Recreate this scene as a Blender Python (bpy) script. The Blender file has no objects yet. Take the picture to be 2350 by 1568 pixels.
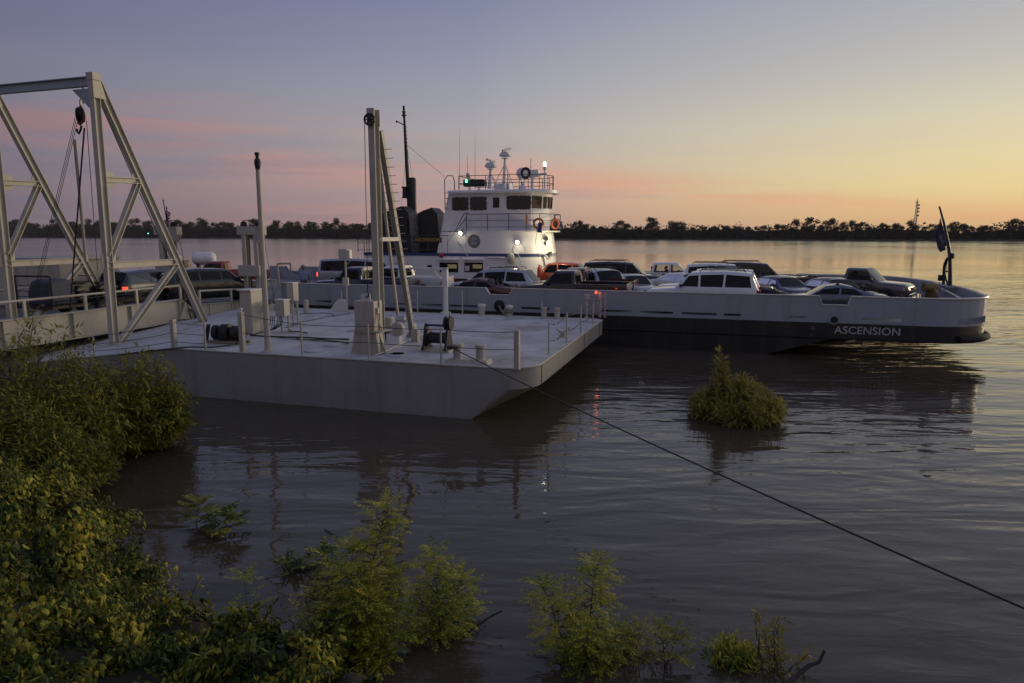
import bpy, bmesh, math, random
from mathutils import Vector, Matrix, Euler, noise
R=math.radians; PI=math.pi
SC=bpy.context.scene; COL=SC.collection
# ---------------------------------------------------------------- camera
CAM_H=5.4; PITCH=math.atan(245.5/1566.7)
cd=bpy.data.cameras.new('camera'); cam=bpy.data.objects.new('camera',cd); COL.objects.link(cam)
cd.sensor_width=36; cd.lens=24; cd.clip_start=.1; cd.clip_end=9000
cam.location=(0,0,CAM_H); cam.rotation_euler=(PI/2-PITCH,0,0); SC.camera=cam
SC.view_settings.view_transform='Standard'; SC.view_settings.look='None'
SC.view_settings.exposure=0; SC.view_settings.gamma=1
SC.cycles.use_denoising=True; SC.cycles.max_bounces=6; SC.cycles.transparent_max_bounces=10
SC.cycles.caustics_reflective=False; SC.cycles.caustics_refractive=False
SC.cycles.sample_clamp_indirect=3.0
# ---------------------------------------------------------------- sky
SUN_AZ=R(57); SUN_EL=R(6.0)          # azimuth to the right of the view direction (+Y)
def lin(c):
    return tuple(((x/255)/12.92 if x/255<=.04045 else ((x/255+.055)/1.055)**2.4) for x in c)
def world():
    w=bpy.data.worlds.new('World'); SC.world=w; w.use_nodes=True
    nt=w.node_tree; N=nt.nodes; L=nt.links; N.clear()
    def nd(t,**k):
        n=N.new(t)
        for a,b in k.items(): setattr(n,a,b)
        return n
    def math_(op,a,b=None,c=None,clamp=False):
        n=nd('ShaderNodeMath',operation=op,use_clamp=clamp)
        for i,x in enumerate((a,b,c)):
            if x is None: continue
            if isinstance(x,(int,float)): n.inputs[i].default_value=x
            else: L.new(x,n.inputs[i])
        return n.outputs[0]
    def ramp(fac,stops):
        n=nd('ShaderNodeValToRGB'); e=n.color_ramp.elements
        while len(e)<len(stops): e.new(.5)
        for i,(p,c) in enumerate(stops):
            e[i].position=p; e[i].color=(*lin(c),1)
        L.new(fac,n.inputs[0]); return n.outputs[0]
    def mix(f,a,b,mode='MIX'):
        n=nd('ShaderNodeMix',data_type='RGBA',blend_type=mode)
        for i,x in ((0,f),(6,a),(7,b)):
            if isinstance(x,(int,float)): n.inputs[i].default_value=x
            elif isinstance(x,tuple): n.inputs[i].default_value=x
            else: L.new(x,n.inputs[i])
        return n.outputs[2]
    tc=nd('ShaderNodeTexCoord'); sep=nd('ShaderNodeSeparateXYZ'); L.new(tc.outputs['Generated'],sep.inputs[0])
    X,Y,Z=sep.outputs
    hl=math_('SQRT',math_('ADD',math_('MULTIPLY',X,X),math_('MULTIPLY',Y,Y)))
    ca=math_('DIVIDE',math_('ADD',math_('MULTIPLY',X,math.sin(SUN_AZ)),math_('MULTIPLY',Y,math.cos(SUN_AZ))),math_('MAXIMUM',hl,.001))
    zs=math_('SQRT',math_('MAXIMUM',Z,0.0))       # sqrt of elevation: more room near the horizon
    s=lambda z: math.sqrt(z)
    back=math_('MULTIPLY_ADD',math_('MULTIPLY',Y,-1.6,None,True),.45,1.0)
    anti=ramp(zs,[(0,(100,92,106)),(s(.03),(112,102,116)),(s(.085),(118,110,124)),(s(.15),(114,113,131)),(s(.2),(109,112,137)),(s(.3),(98,102,138)),(1,(96,104,138))])
    midr=ramp(zs,[(0,(165,136,134)),(s(.025),(178,148,146)),(s(.085),(182,166,162)),(s(.144),(174,169,172)),(s(.2),(158,160,174)),(s(.3),(133,138,166)),(1,(104,112,150))])
    sunr=ramp(zs,[(0,(234,184,132)),(s(.025),(240,198,136)),(s(.06),(243,219,156)),(s(.1),(237,220,172)),(s(.144),(224,214,184)),(s(.2),(203,200,188)),(s(.3),(172,175,186)),(1,(112,120,156))])
    a1=math_('DIVIDE',math_('SUBTRACT',ca,-.12),.53+.12,clamp=True)
    a2=math_('DIVIDE',math_('SUBTRACT',ca,.5),.96-.5,clamp=True)
    a1=math_('SMOOTH_MIN',a1,1.0,.05); 
    base=mix(a1,anti,midr); base=mix(a2,base,sunr)
    # thin salmon cloud streaks low in the sky
    def streak(sx,sy,sz,off,lo,hi,det=5,rough=.55):
        mp=nd('ShaderNodeMapping'); mp.inputs['Scale'].default_value=(sx,sy,sz); mp.inputs['Location'].default_value=off
        mp.inputs['Rotation'].default_value=(0,R(-4),0)
        L.new(tc.outputs['Generated'],mp.inputs[0])
        n=nd('ShaderNodeTexNoise'); n.inputs['Scale'].default_value=1; n.inputs['Detail'].default_value=det; n.inputs['Roughness'].default_value=rough
        n.inputs['Distortion'].default_value=.35
        L.new(mp.outputs[0],n.inputs[0])
        r=nd('ShaderNodeMapRange',interpolation_type='SMOOTHSTEP'); r.inputs[1].default_value=lo; r.inputs[2].default_value=hi
        L.new(n.outputs[0],r.inputs[0]); return r.outputs[0]
    band=lambda z0,z1,z2,z3: math_('MULTIPLY',math_('DIVIDE',math_('SUBTRACT',Z,z0),z1-z0,clamp=True),math_('DIVIDE',math_('SUBTRACT',z3,Z),z3-z2,clamp=True))
    azl=math_('DIVIDE',X,math_('MAXIMUM',hl,.001))   # -.6 left edge .. .6 right edge of the picture
    pink=mix(a2,mix(a1,(*lin((142,116,123)),1),(*lin((216,158,144)),1)),(*lin((240,176,130)),1))
    fadeR=math_('DIVIDE',math_('SUBTRACT',.64,azl),.40,clamp=True)
    zc_=math_('SUBTRACT',.080,math_('MULTIPLY',azl,.088)); th=math_('MAXIMUM',math_('SUBTRACT',.026,math_('MULTIPLY',azl,.036)),.008)
    gd=math_('DIVIDE',math_('SUBTRACT',Z,zc_),th); gau=math_('POWER',2.718,math_('MULTIPLY',math_('MULTIPLY',gd,gd),-.8))
    f1=math_('MULTIPLY',streak(2.6,2.6,30,(3.1,1.7,.4),.36,.60,6,.6),gau)
    f1=math_('MULTIPLY',f1,math_('ADD',math_('MULTIPLY',fadeR,.9),.10))
    base=mix(math_('MULTIPLY',f1,.75),base,pink)
    f2=math_('MULTIPLY',streak(3.0,3.0,60,(7.3,2.2,1.9),.5,.68),band(.004,.015,.035,.06))
    base=mix(math_('MULTIPLY',f2,.4),base,pink)
    blue=mix(a1,(*lin((104,104,128)),1),(*lin((140,140,158)),1))
    f3=math_('MULTIPLY',streak(1.6,1.6,26,(1.3,5.2,3.7),.5,.72),band(.02,.05,.09,.14))
    base=mix(math_('MULTIPLY',math_('MULTIPLY',f3,.55),math_('SUBTRACT',1.0,a2)),base,blue)
    f4=math_('MULTIPLY',streak(1.2,1.2,9,(4.3,.2,2.7),.35,.75,3),band(.1,.2,.6,.9))
    base=mix(math_('MULTIPLY',f4,.10),base,(*lin((175,165,172)),1))
    sky=nd('ShaderNodeTexSky',sky_type='NISHITA',sun_disc=False,sun_elevation=R(1.0),sun_rotation=SUN_AZ)
    skc=mix(1.0,sky.outputs[0],(.05,.05,.05,1),'MULTIPLY')
    tot=mix(.03,base,skc)
    bt=math_('ADD',math_('MULTIPLY',Y,-1.5),math_('MULTIPLY',X,.7),None,True); bm_=mix(bt,(1,1,1,1),(1.75,1.62,1.28,1)); tot=mix(1.0,tot,bm_,'MULTIPLY')
    below=math_('DIVIDE',math_('ADD',Z,.02),.02,clamp=True)
    tot=mix(below,(*lin((45,40,38)),1),tot)
    bg=nd('ShaderNodeBackground'); L.new(tot,bg.inputs[0]); bg.inputs[1].default_value=1.0
    out=nd('ShaderNodeOutputWorld'); L.new(bg.outputs[0],out.inputs[0])
world()
sd=bpy.data.lights.new('sunset_glow','SUN'); so=bpy.data.objects.new('sunset_glow',sd); COL.objects.link(so)
sd.energy=1.25; sd.angle=R(15); sd.color=(1,.80,.52)
so.rotation_euler=Vector((-math.sin(SUN_AZ)*math.cos(SUN_EL),-math.cos(SUN_AZ)*math.cos(SUN_EL),-math.sin(SUN_EL))).to_track_quat('-Z','Y').to_euler()
# ---------------------------------------------------------------- helpers
_s,_c=math.sin(PITCH),math.cos(PITCH)
def ray(x,y):                       # survey of the photograph: direction to a point (2350-wide frame)
    u=(x-1175)/1566.7; v=(784-y)/1566.7
    return Vector((u,_c+v*_s,-_s+v*_c))
def gz(x,y,z):                      # point at height z
    r=ray(x,y); return Vector((0,0,CAM_H))+r*((z-CAM_H)/r.z)
def gy(x,y,Y):
    r=ray(x,y); return Vector((0,0,CAM_H))+r*(Y/r.y)
def zat(p,y):                       # height above p's ground position of the sight line at row y
    v=(784-y)/1566.7; k=p[1]/(_c+v*_s); return CAM_H+k*(-_s+v*_c)
class Frame:
    def __init__(s,o,yaw):
        s.o=Vector((o[0],o[1],0)); s.yaw=yaw; s.ex=Vector((math.cos(yaw),math.sin(yaw),0)); s.ey=Vector((-math.sin(yaw),math.cos(yaw),0))
    def w(s,x,y,z=0): return s.o+s.ex*x+s.ey*y+Vector((0,0,z))
    def l(s,p):
        d=Vector((p[0],p[1],0))-s.o; return Vector((d.dot(s.ex),d.dot(s.ey),p[2]))
    def hz(s,x,y,z): return s.l(gz(x,y,z))
    def pl(s,x,y,yl):               # meets the vertical plane local y = yl
        r=ray(x,y); c0=Vector((0,0,CAM_H)); t=(yl-(c0-s.o).dot(s.ey))/r.dot(s.ey)
        return s.l(c0+r*t)
    def plx(s,x,y,xl):
        r=ray(x,y); c0=Vector((0,0,CAM_H)); t=(xl-(c0-s.o).dot(s.ex))/r.dot(s.ex)
        return s.l(c0+r*t)
def prop(o,label=None,cat=None,group=None,kind=None):
    if label: o['label']=label
    if cat: o['category']=cat
    if group: o['group']=group
    if kind: o['kind']=kind
    return o
def thing(name,label,cat,loc=(0,0,0),yaw=0,group=None):
    o=bpy.data.objects.new(name,None); COL.objects.link(o); o.location=loc; o.rotation_euler=(0,0,yaw); o.empty_display_size=.2
    return prop(o,label,cat,group)
def perp(d):
    d=d.normalized(); a=Vector((0,0,1)) if abs(d.z)<.9 else Vector((1,0,0))
    x=d.cross(a).normalized(); return x,x.cross(d).normalized()
class MB:
    def __init__(s): s.v=[];s.f=[];s.mi=[];s.cur=0
    def m(s,i): s.cur=i; return s
    def face(s,idx): s.f.append(tuple(idx)); s.mi.append(s.cur)
    def poly(s,pts):
        b=len(s.v); s.v+= [tuple(p) for p in pts]; s.face(range(b,b+len(pts))); return s
    def box(s,x0,x1,y0,y1,z0,z1):
        b=len(s.v)
        s.v+=[(x,y,z) for z in (z0,z1) for x,y in ((x0,y0),(x1,y0),(x1,y1),(x0,y1))]
        for q in ((3,2,1,0),(4,5,6,7),(0,1,5,4),(1,2,6,5),(2,3,7,6),(3,0,4,7)): s.face([b+i for i in q])
        return s
    def cbox(s,c,sx,sy,sz): return s.box(c[0]-sx/2,c[0]+sx/2,c[1]-sy/2,c[1]+sy/2,c[2]-sz/2,c[2]+sz/2)
    def beam(s,p0,p1,w,h,side=None):      # rectangular bar; w along 'side'
        p0=Vector(p0);p1=Vector(p1); d=(p1-p0).normalized()
        if side is None: x,y=perp(d)
        else:
            x=Vector(side); x=(x-d*x.dot(d)).normalized(); y=x.cross(d).normalized()
        b=len(s.v)
        for p in (p0,p1):
            for a,c in ((-1,-1),(1,-1),(1,1),(-1,1)): s.v.append(tuple(p+x*(a*w/2)+y*(c*h/2)))
        for q in ((3,2,1,0),(4,5,6,7),(0,1,5,4),(1,2,6,5),(2,3,7,6),(3,0,4,7)): s.face([b+i for i in q])
        return s
    def hbeam(s,p0,p1,w,h,t,side):        # H section: web depth w along 'side', flange height h
        p0=Vector(p0);p1=Vector(p1); d=(p1-p0).normalized(); x=Vector(side); x=(x-d*x.dot(d)).normalized()
        s.beam(p0,p1,w-2*t,t,x)
        for k in (-1,1): s.beam(p0+x*(k*(w-t)/2),p1+x*(k*(w-t)/2),t,h,x)
        return s
    def tube(s,pts,r,n=8,cap=True):
        pts=[Vector(p) for p in pts]; rs=r if isinstance(r,(list,tuple)) else [r]*len(pts)
        b=len(s.v); ux=None
        for i,p in enumerate(pts):
            d=(pts[min(i+1,len(pts)-1)]-pts[max(i-1,0)])
            if d.length<1e-9: d=Vector((0,0,1))
            d.normalize()
            if ux is None: ux,uy=perp(d)
            else:
                ux=(ux-d*ux.dot(d)); ux=ux.normalized() if ux.length>1e-6 else perp(d)[0]
                uy=ux.cross(d)
            for k in range(n):
                a=2*PI*k/n; s.v.append(tuple(p+(ux*math.cos(a)+uy*math.sin(a))*rs[i]))
        for i in range(len(pts)-1):
            for k in range(n):
                k2=(k+1)%n; s.face((b+i*n+k,b+i*n+k2,b+(i+1)*n+k2,b+(i+1)*n+k))
        if cap:
            s.face([b+k for k in range(n)][::-1]); e=b+(len(pts)-1)*n; s.face([e+k for k in range(n)])
        return s
    def lathe(s,prof,n=16,c=(0,0,0),ax=(0,0,1)):     # prof: (r, h) pairs
        ax=Vector(ax).normalized(); ux,uy=perp(ax); c=Vector(c); b=len(s.v)
        for r,h in prof:
            for k in range(n):
                a=2*PI*k/n; s.v.append(tuple(c+ax*h+(ux*math.cos(a)+uy*math.sin(a))*max(r,1e-4)))
        for i in range(len(prof)-1):
            for k in range(n):
                k2=(k+1)%n; s.face((b+i*n+k,b+i*n+k2,b+(i+1)*n+k2,b+(i+1)*n+k))
        if tuple(prof[0])!=tuple(prof[-1]): s.face([b+k for k in range(n)][::-1]); e=b+(len(prof)-1)*n; s.face([e+k for k in range(n)])
        return s
    def prism(s,poly,off):                # 3-d polygon swept by off
        off=Vector(off); n=len(poly); b=len(s.v)
        s.v+=[tuple(p) for p in poly]+[tuple(Vector(p)+off) for p in poly]
        s.face(range(b,b+n)); s.face([b+n+i for i in range(n)][::-1])
        for i in range(n):
            j=(i+1)%n; s.face((b+j,b+i,b+n+i,b+n+j))
        return s
    def loft(s,rings,closed=True,caps=True):
        n=len(rings[0]); b=len(s.v)
        for r in rings: s.v+=[tuple(p) for p in r]
        for i in range(len(rings)-1):
            for k in range(n if closed else n-1):
                k2=(k+1)%n; s.face((b+i*n+k,b+i*n+k2,b+(i+1)*n+k2,b+(i+1)*n+k))
        if caps and closed:
            s.face([b+k for k in range(n)][::-1]); e=b+(len(rings)-1)*n; s.face([e+k for k in range(n)])
        return s
    def build(s,name,mat,parent=None,smooth=35,bevel=0,fix=True):
        me=bpy.data.meshes.new(name); me.from_pydata(s.v,[],s.f)
        mats=mat if isinstance(mat,(list,tuple)) else [mat]
        for q in mats: me.materials.append(q)
        if len(mats)>1: me.polygons.foreach_set('material_index',s.mi)
        if fix:
            bm=bmesh.new(); bm.from_mesh(me); bmesh.ops.recalc_face_normals(bm,faces=bm.faces); bm.to_mesh(me); bm.free()
        if smooth:
            me.polygons.foreach_set('use_smooth',[True]*len(me.polygons)); me.set_sharp_from_angle(angle=R(smooth))
        o=bpy.data.objects.new(name,me); COL.objects.link(o); o.parent=parent
        if bevel:
            b=o.modifiers.new('b','BEVEL'); b.width=bevel; b.segments=2; b.limit_method='ANGLE'; b.angle_limit=R(40)
        return o
def text(s,size,mat,parent,loc,rot,name='lettering',depth=.004,xs=1.0,bold=0.0,space=1.0):
    cu=bpy.data.curves.new('t','FONT'); cu.body=s; cu.size=size; cu.extrude=depth; cu.align_x='CENTER'; cu.align_y='CENTER'; cu.offset=bold; cu.space_character=space
    to=bpy.data.objects.new('t',cu); COL.objects.link(to); dg=bpy.context.evaluated_depsgraph_get()
    me=bpy.data.meshes.new_from_object(to.evaluated_get(dg)); bpy.data.objects.remove(to); bpy.data.curves.remove(cu)
    me.name=name; me.materials.clear(); me.materials.append(mat)
    o=bpy.data.objects.new(name,me); COL.objects.link(o); o.parent=parent; o.location=loc; o.rotation_euler=rot; o.scale=(xs,1,1)
    return o
# ---------------------------------------------------------------- materials
def mat(name,col,rough=.5,metal=0.0,var=.12,scale=2.0,bump=0.0,dirt=None,dirtamt=.35,streak=False,spec=.5,coat=0.0,emit=None,estr=0,dlo=.52):
    m=bpy.data.materials.new(name); m.use_nodes=True; nt=m.node_tree; N=nt.nodes; L=nt.links
    p=N['Principled BSDF']; p.inputs['Roughness'].default_value=rough; p.inputs['Metallic'].default_value=metal
    p.inputs['Specular IOR Level'].default_value=spec; p.inputs['Coat Weight'].default_value=coat; p.inputs['Coat Roughness'].default_value=.06
    tc=N.new('ShaderNodeTexCoord')
    if var or dirt:
        n=N.new('ShaderNodeTexNoise'); n.inputs['Scale'].default_value=scale; n.inputs['Detail'].default_value=6; n.inputs['Roughness'].default_value=.6
        L.new(tc.outputs['Object'],n.inputs[0])
        r=N.new('ShaderNodeValToRGB'); e=r.color_ramp.elements; e[0].position=.3; e[1].position=.7
        e[0].color=(*[c*(1-var) for c in col],1); e[1].color=(*[min(1,c*(1+var)) for c in col],1)
        L.new(n.outputs[0],r.inputs[0]); src=r.outputs[0]
        if dirt:
            mp=N.new('ShaderNodeMapping'); mp.inputs['Scale'].default_value=(1.6,1.6,.12) if streak else (1,1,1); mp.inputs['Location'].default_value=(3.3,1.2,7.7)
            L.new(tc.outputs['Object'],mp.inputs[0])
            n2=N.new('ShaderNodeTexNoise'); n2.inputs['Scale'].default_value=scale*1.3; n2.inputs['Detail'].default_value=7; n2.inputs['Roughness'].default_value=.68
            L.new(mp.outputs[0],n2.inputs[0])
            mr=N.new('ShaderNodeMapRange'); mr.inputs[1].default_value=dlo; mr.inputs[2].default_value=dlo+.22; mr.inputs[4].default_value=dirtamt
            L.new(n2.outputs[0],mr.inputs[0])
            mx=N.new('ShaderNodeMix'); mx.data_type='RGBA'; L.new(mr.outputs[0],mx.inputs[0]); L.new(src,mx.inputs[6]); mx.inputs[7].default_value=(*dirt,1); src=mx.outputs[2]
        L.new(src,p.inputs['Base Color'])
        rr=N.new('ShaderNodeMapRange'); rr.inputs[3].default_value=max(0,rough-.08); rr.inputs[4].default_value=min(1,rough+.1); L.new(n.outputs[0],rr.inputs[0]); L.new(rr.outputs[0],p.inputs['Roughness'])
    else: p.inputs['Base Color'].default_value=(*col,1)
    if bump:
        nb=N.new('ShaderNodeTexNoise'); nb.inputs['Scale'].default_value=scale*4; nb.inputs['Detail'].default_value=4; L.new(tc.outputs['Object'],nb.inputs[0])
        b=N.new('ShaderNodeBump'); b.inputs['Strength'].default_value=bump; b.inputs['Distance'].default_value=.02; L.new(nb.outputs[0],b.inputs['Height']); L.new(b.outputs[0],p.inputs['Normal'])
    if emit: p.inputs['Emission Color'].default_value=(*emit,1); p.inputs['Emission Strength'].default_value=estr
    return m
M={}
M['steel']=mat('grey painted steel',(.43,.41,.35),.5,var=.10,scale=1.5,dirt=(.15,.085,.05),dirtamt=.5,streak=True,bump=.06)
M['hullgrey']=mat('barge side paint',(.295,.29,.27),.5,var=.10,scale=.9,dirt=(.15,.125,.10),dirtamt=.5,streak=True,bump=.12)
M['deck']=mat('worn deck paint',(.51,.505,.515),.75,var=.14,scale=.55,dirt=(.22,.18,.15),dirtamt=.7,bump=.2,dlo=.46)
M['fgrey']=mat('ferry bulwark paint',(.32,.355,.405),.45,var=.05,scale=.6,dirt=(.20,.17,.15),dirtamt=.6,streak=True,bump=.08)
M['edge']=mat('pale rail paint',(.62,.60,.56),.4,var=.06)
M['fdeck']=mat('ferry deck plate',(.20,.19,.18),.7,var=.2,scale=.7)
M['black']=mat('black hull paint',(.014,.014,.015),.45,var=.3,scale=.6,dirt=(.07,.055,.042),dirtamt=.6,streak=True,bump=.1,dlo=.48)
M['white']=mat('white house paint',(.74,.74,.76),.4,var=.04,scale=.8,dirt=(.45,.40,.34),dirtamt=.22,streak=True)
M['blue']=mat('blue stripe paint',(.03,.05,.16),.4,var=.1)
M['stack']=mat('black stack paint',(.012,.012,.013),.5,var=.3)
M['stacklit']=mat('sooty stack cheek',(.22,.21,.19),.5,var=.4,scale=3,dirt=(.02,.02,.02),dirtamt=.9)  # black stack in side light: the paleness is painted into this grey
M['dark']=mat('dark steel',(.022,.022,.024),.5,.3,var=.3,scale=5)
M['cable']=mat('wire rope',(.035,.033,.03),.6,.3,var=.2,scale=10)
M['rail']=mat('dark rail paint',(.05,.05,.06),.45,var=.1)
M['rubber']=mat('black rubber',(.015,.015,.015),.8,var=.2)
M['rust']=mat('rusty casting',(.16,.07,.03),.8,var=.35,scale=8)
M['wood']=mat('weathered timber',(.22,.19,.14),.85,var=.25,scale=6)
M['beige']=mat('beige shed panel',(.42,.40,.33),.6,var=.08,scale=1,dirt=(.2,.16,.1),dirtamt=.3,streak=True)
M['letter']=mat('faded white lettering',(.42,.42,.43),.6,var=.2,scale=9)
M['letterdim']=mat('worn draft figures',(.34,.34,.35),.7,var=.3,scale=12)
M['gold']=mat('gold lettering',(.55,.38,.08),.5,var=.1)
M['orange']=mat('orange plastic',(.48,.12,.045),.5,var=.1)
M['red']=mat('red paint',(.35,.03,.02),.45,var=.1)
M['yellow']=mat('yellow paint',(.17,.13,.04),.5,var=.2)
M['chrome']=mat('chrome',(.62,.62,.63),.14,1.0,var=0)
M['tyre']=mat('tyre rubber',(.014,.014,.015),.75,var=.15,scale=6)
M['rim']=mat('alloy rim',(.45,.45,.46),.3,.9,var=.05)
M['seat']=mat('seat cloth',(.025,.025,.028),.9,var=.2,scale=8)
M['plate']=mat('number plate',(.6,.6,.58),.5,var=.05)
M['trim']=mat('black trim',(.015,.015,.016),.45,var=.1)
M['amber']=mat('amber lens',(.6,.22,.03),.2,var=.05)
M['tail']=mat('red tail lens',(.30,.012,.01),.18,var=.1,coat=.5)
M['taillit']=mat('lit tail lens',(.6,.02,.01),.2,var=0,emit=(1,.09,.04),estr=1.5)
M['headlens']=mat('headlamp lens',(.55,.56,.56),.12,var=.1,coat=.6)
M['headlit']=mat('lit headlamp',(.9,.85,.7),.2,var=0,emit=(1,.85,.6),estr=3)
M['lamp']=mat('flood lamp',(1,.95,.8),.3,var=0,emit=(1,.93,.74),estr=22)
M['lampgreen']=mat('green side light',(.1,.9,.5),.3,var=0,emit=(.12,1,.55),estr=4)
M['lampred']=mat('red corner lamp',(.9,.1,.05),.3,var=0,emit=(1,.10,.05),estr=1.6)
M['cabinlit']=mat('dim lit cabin',(.1,.09,.05),.5,var=.5,scale=2,emit=(.75,.62,.28),estr=.12)
M['skin']=mat('skin',(.16,.09,.06),.55,var=.08)
M['shirt']=mat('light blue shirt',(.20,.27,.44),.85,var=.1,scale=6)
M['trouser']=mat('navy trousers',(.02,.022,.035),.85,var=.1)
M['cap']=mat('grey cap',(.25,.24,.22),.85,var=.1)
M['bark']=mat('bark',(.06,.05,.038),.9,var=.3,scale=9,bump=.3)
M['mud']=mat('bank soil',(.035,.03,.02),.95,var=.3,scale=1.2,bump=.4)
def glass(name,tint,rough=.03):
    m=bpy.data.materials.new(name); m.use_nodes=True; nt=m.node_tree; N=nt.nodes; L=nt.links; N.clear()
    o=N.new('ShaderNodeOutputMaterial'); t=N.new('ShaderNodeBsdfTransparent'); t.inputs[0].default_value=(*tint,1)
    g=N.new('ShaderNodeBsdfGlossy'); g.inputs['Roughness'].default_value=rough; g.inputs[0].default_value=(.95,.95,.95,1)
    f=N.new('ShaderNodeFresnel'); f.inputs[0].default_value=1.36; mx=N.new('ShaderNodeMixShader')
    L.new(f.outputs[0],mx.inputs[0]); L.new(t.outputs[0],mx.inputs[1]); L.new(g.outputs[0],mx.inputs[2]); L.new(mx.outputs[0],o.inputs[0]); return m
M['glass']=glass('tinted car glass',(.14,.145,.15)); M['glassdark']=glass('privacy glass',(.05,.05,.055)); M['glassclear']=glass('clear glass',(.72,.75,.74))
M['pane']=mat('dark wheelhouse glass',(.008,.009,.011),.05,var=0,spec=.55)
def leafmat(name,stops,trans=.25,rough=.55):
    m=bpy.data.materials.new(name); m.use_nodes=True; nt=m.node_tree; N=nt.nodes; L=nt.links; N.clear()
    o=N.new('ShaderNodeOutputMaterial'); g=N.new('ShaderNodeNewGeometry'); r=N.new('ShaderNodeValToRGB'); e=r.color_ramp.elements
    while len(e)<len(stops): e.new(.5)
    for i,(p,c) in enumerate(stops): e[i].position=p; e[i].color=(*c,1)
    tc=N.new('ShaderNodeTexCoord'); n=N.new('ShaderNodeTexNoise'); n.inputs['Scale'].default_value=1.6; n.inputs['Detail'].default_value=2; L.new(tc.outputs['Object'],n.inputs[0])
    mr=N.new('ShaderNodeMapRange'); mr.inputs[1].default_value=.35; mr.inputs[2].default_value=.68; L.new(n.outputs[0],mr.inputs[0])
    mm=N.new('ShaderNodeMath'); mm.operation='MULTIPLY_ADD'; L.new(g.outputs['Random Per Island'],mm.inputs[0]); mm.inputs[1].default_value=.55
    m2=N.new('ShaderNodeMath'); m2.operation='MULTIPLY'; m2.inputs[1].default_value=.45; L.new(mr.outputs[0],m2.inputs[0]); L.new(m2.outputs[0],mm.inputs[2])
    L.new(mm.outputs[0],r.inputs[0])
    d=N.new('ShaderNodeBsdfPrincipled'); d.inputs['Roughness'].default_value=rough; d.inputs['Specular IOR Level'].default_value=.3; L.new(r.outputs[0],d.inputs['Base Color'])
    t=N.new('ShaderNodeBsdfTranslucent'); L.new(r.outputs[0],t.inputs[0]); mx=N.new('ShaderNodeMixShader'); mx.inputs[0].default_value=trans
    L.new(d.outputs[0],mx.inputs[1]); L.new(t.outputs[0],mx.inputs[2]); L.new(mx.outputs[0],o.inputs[0]); return m
M['locust']=leafmat('locust leaves',[(0,(.05,.09,.012)),(.28,(.15,.21,.022)),(.55,(.36,.37,.04)),(.82,(.52,.42,.05)),(1,(.48,.28,.04))])
M['willow']=leafmat('willow leaves',[(0,(.055,.075,.012)),(.4,(.15,.17,.024)),(.75,(.29,.28,.038)),(1,(.40,.30,.055))])
M['willowtan']=leafmat('tan willow leaves',[(0,(.12,.12,.025)),(.4,(.25,.23,.045)),(.75,(.38,.33,.065)),(1,(.45,.34,.09))])
M['vine']=leafmat('vine leaves',[(0,(.014,.026,.006)),(.34,(.05,.075,.012)),(.56,(.15,.18,.022)),(.76,(.40,.37,.042)),(1,(.58,.40,.05))])
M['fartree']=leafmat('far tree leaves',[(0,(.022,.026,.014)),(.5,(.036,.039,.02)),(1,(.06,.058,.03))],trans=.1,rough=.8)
def carpaint(name,col,metal=.15,rough=.28): 
    return mat(name,col,rough,metal,var=.04,scale=3,coat=.8)
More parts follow.
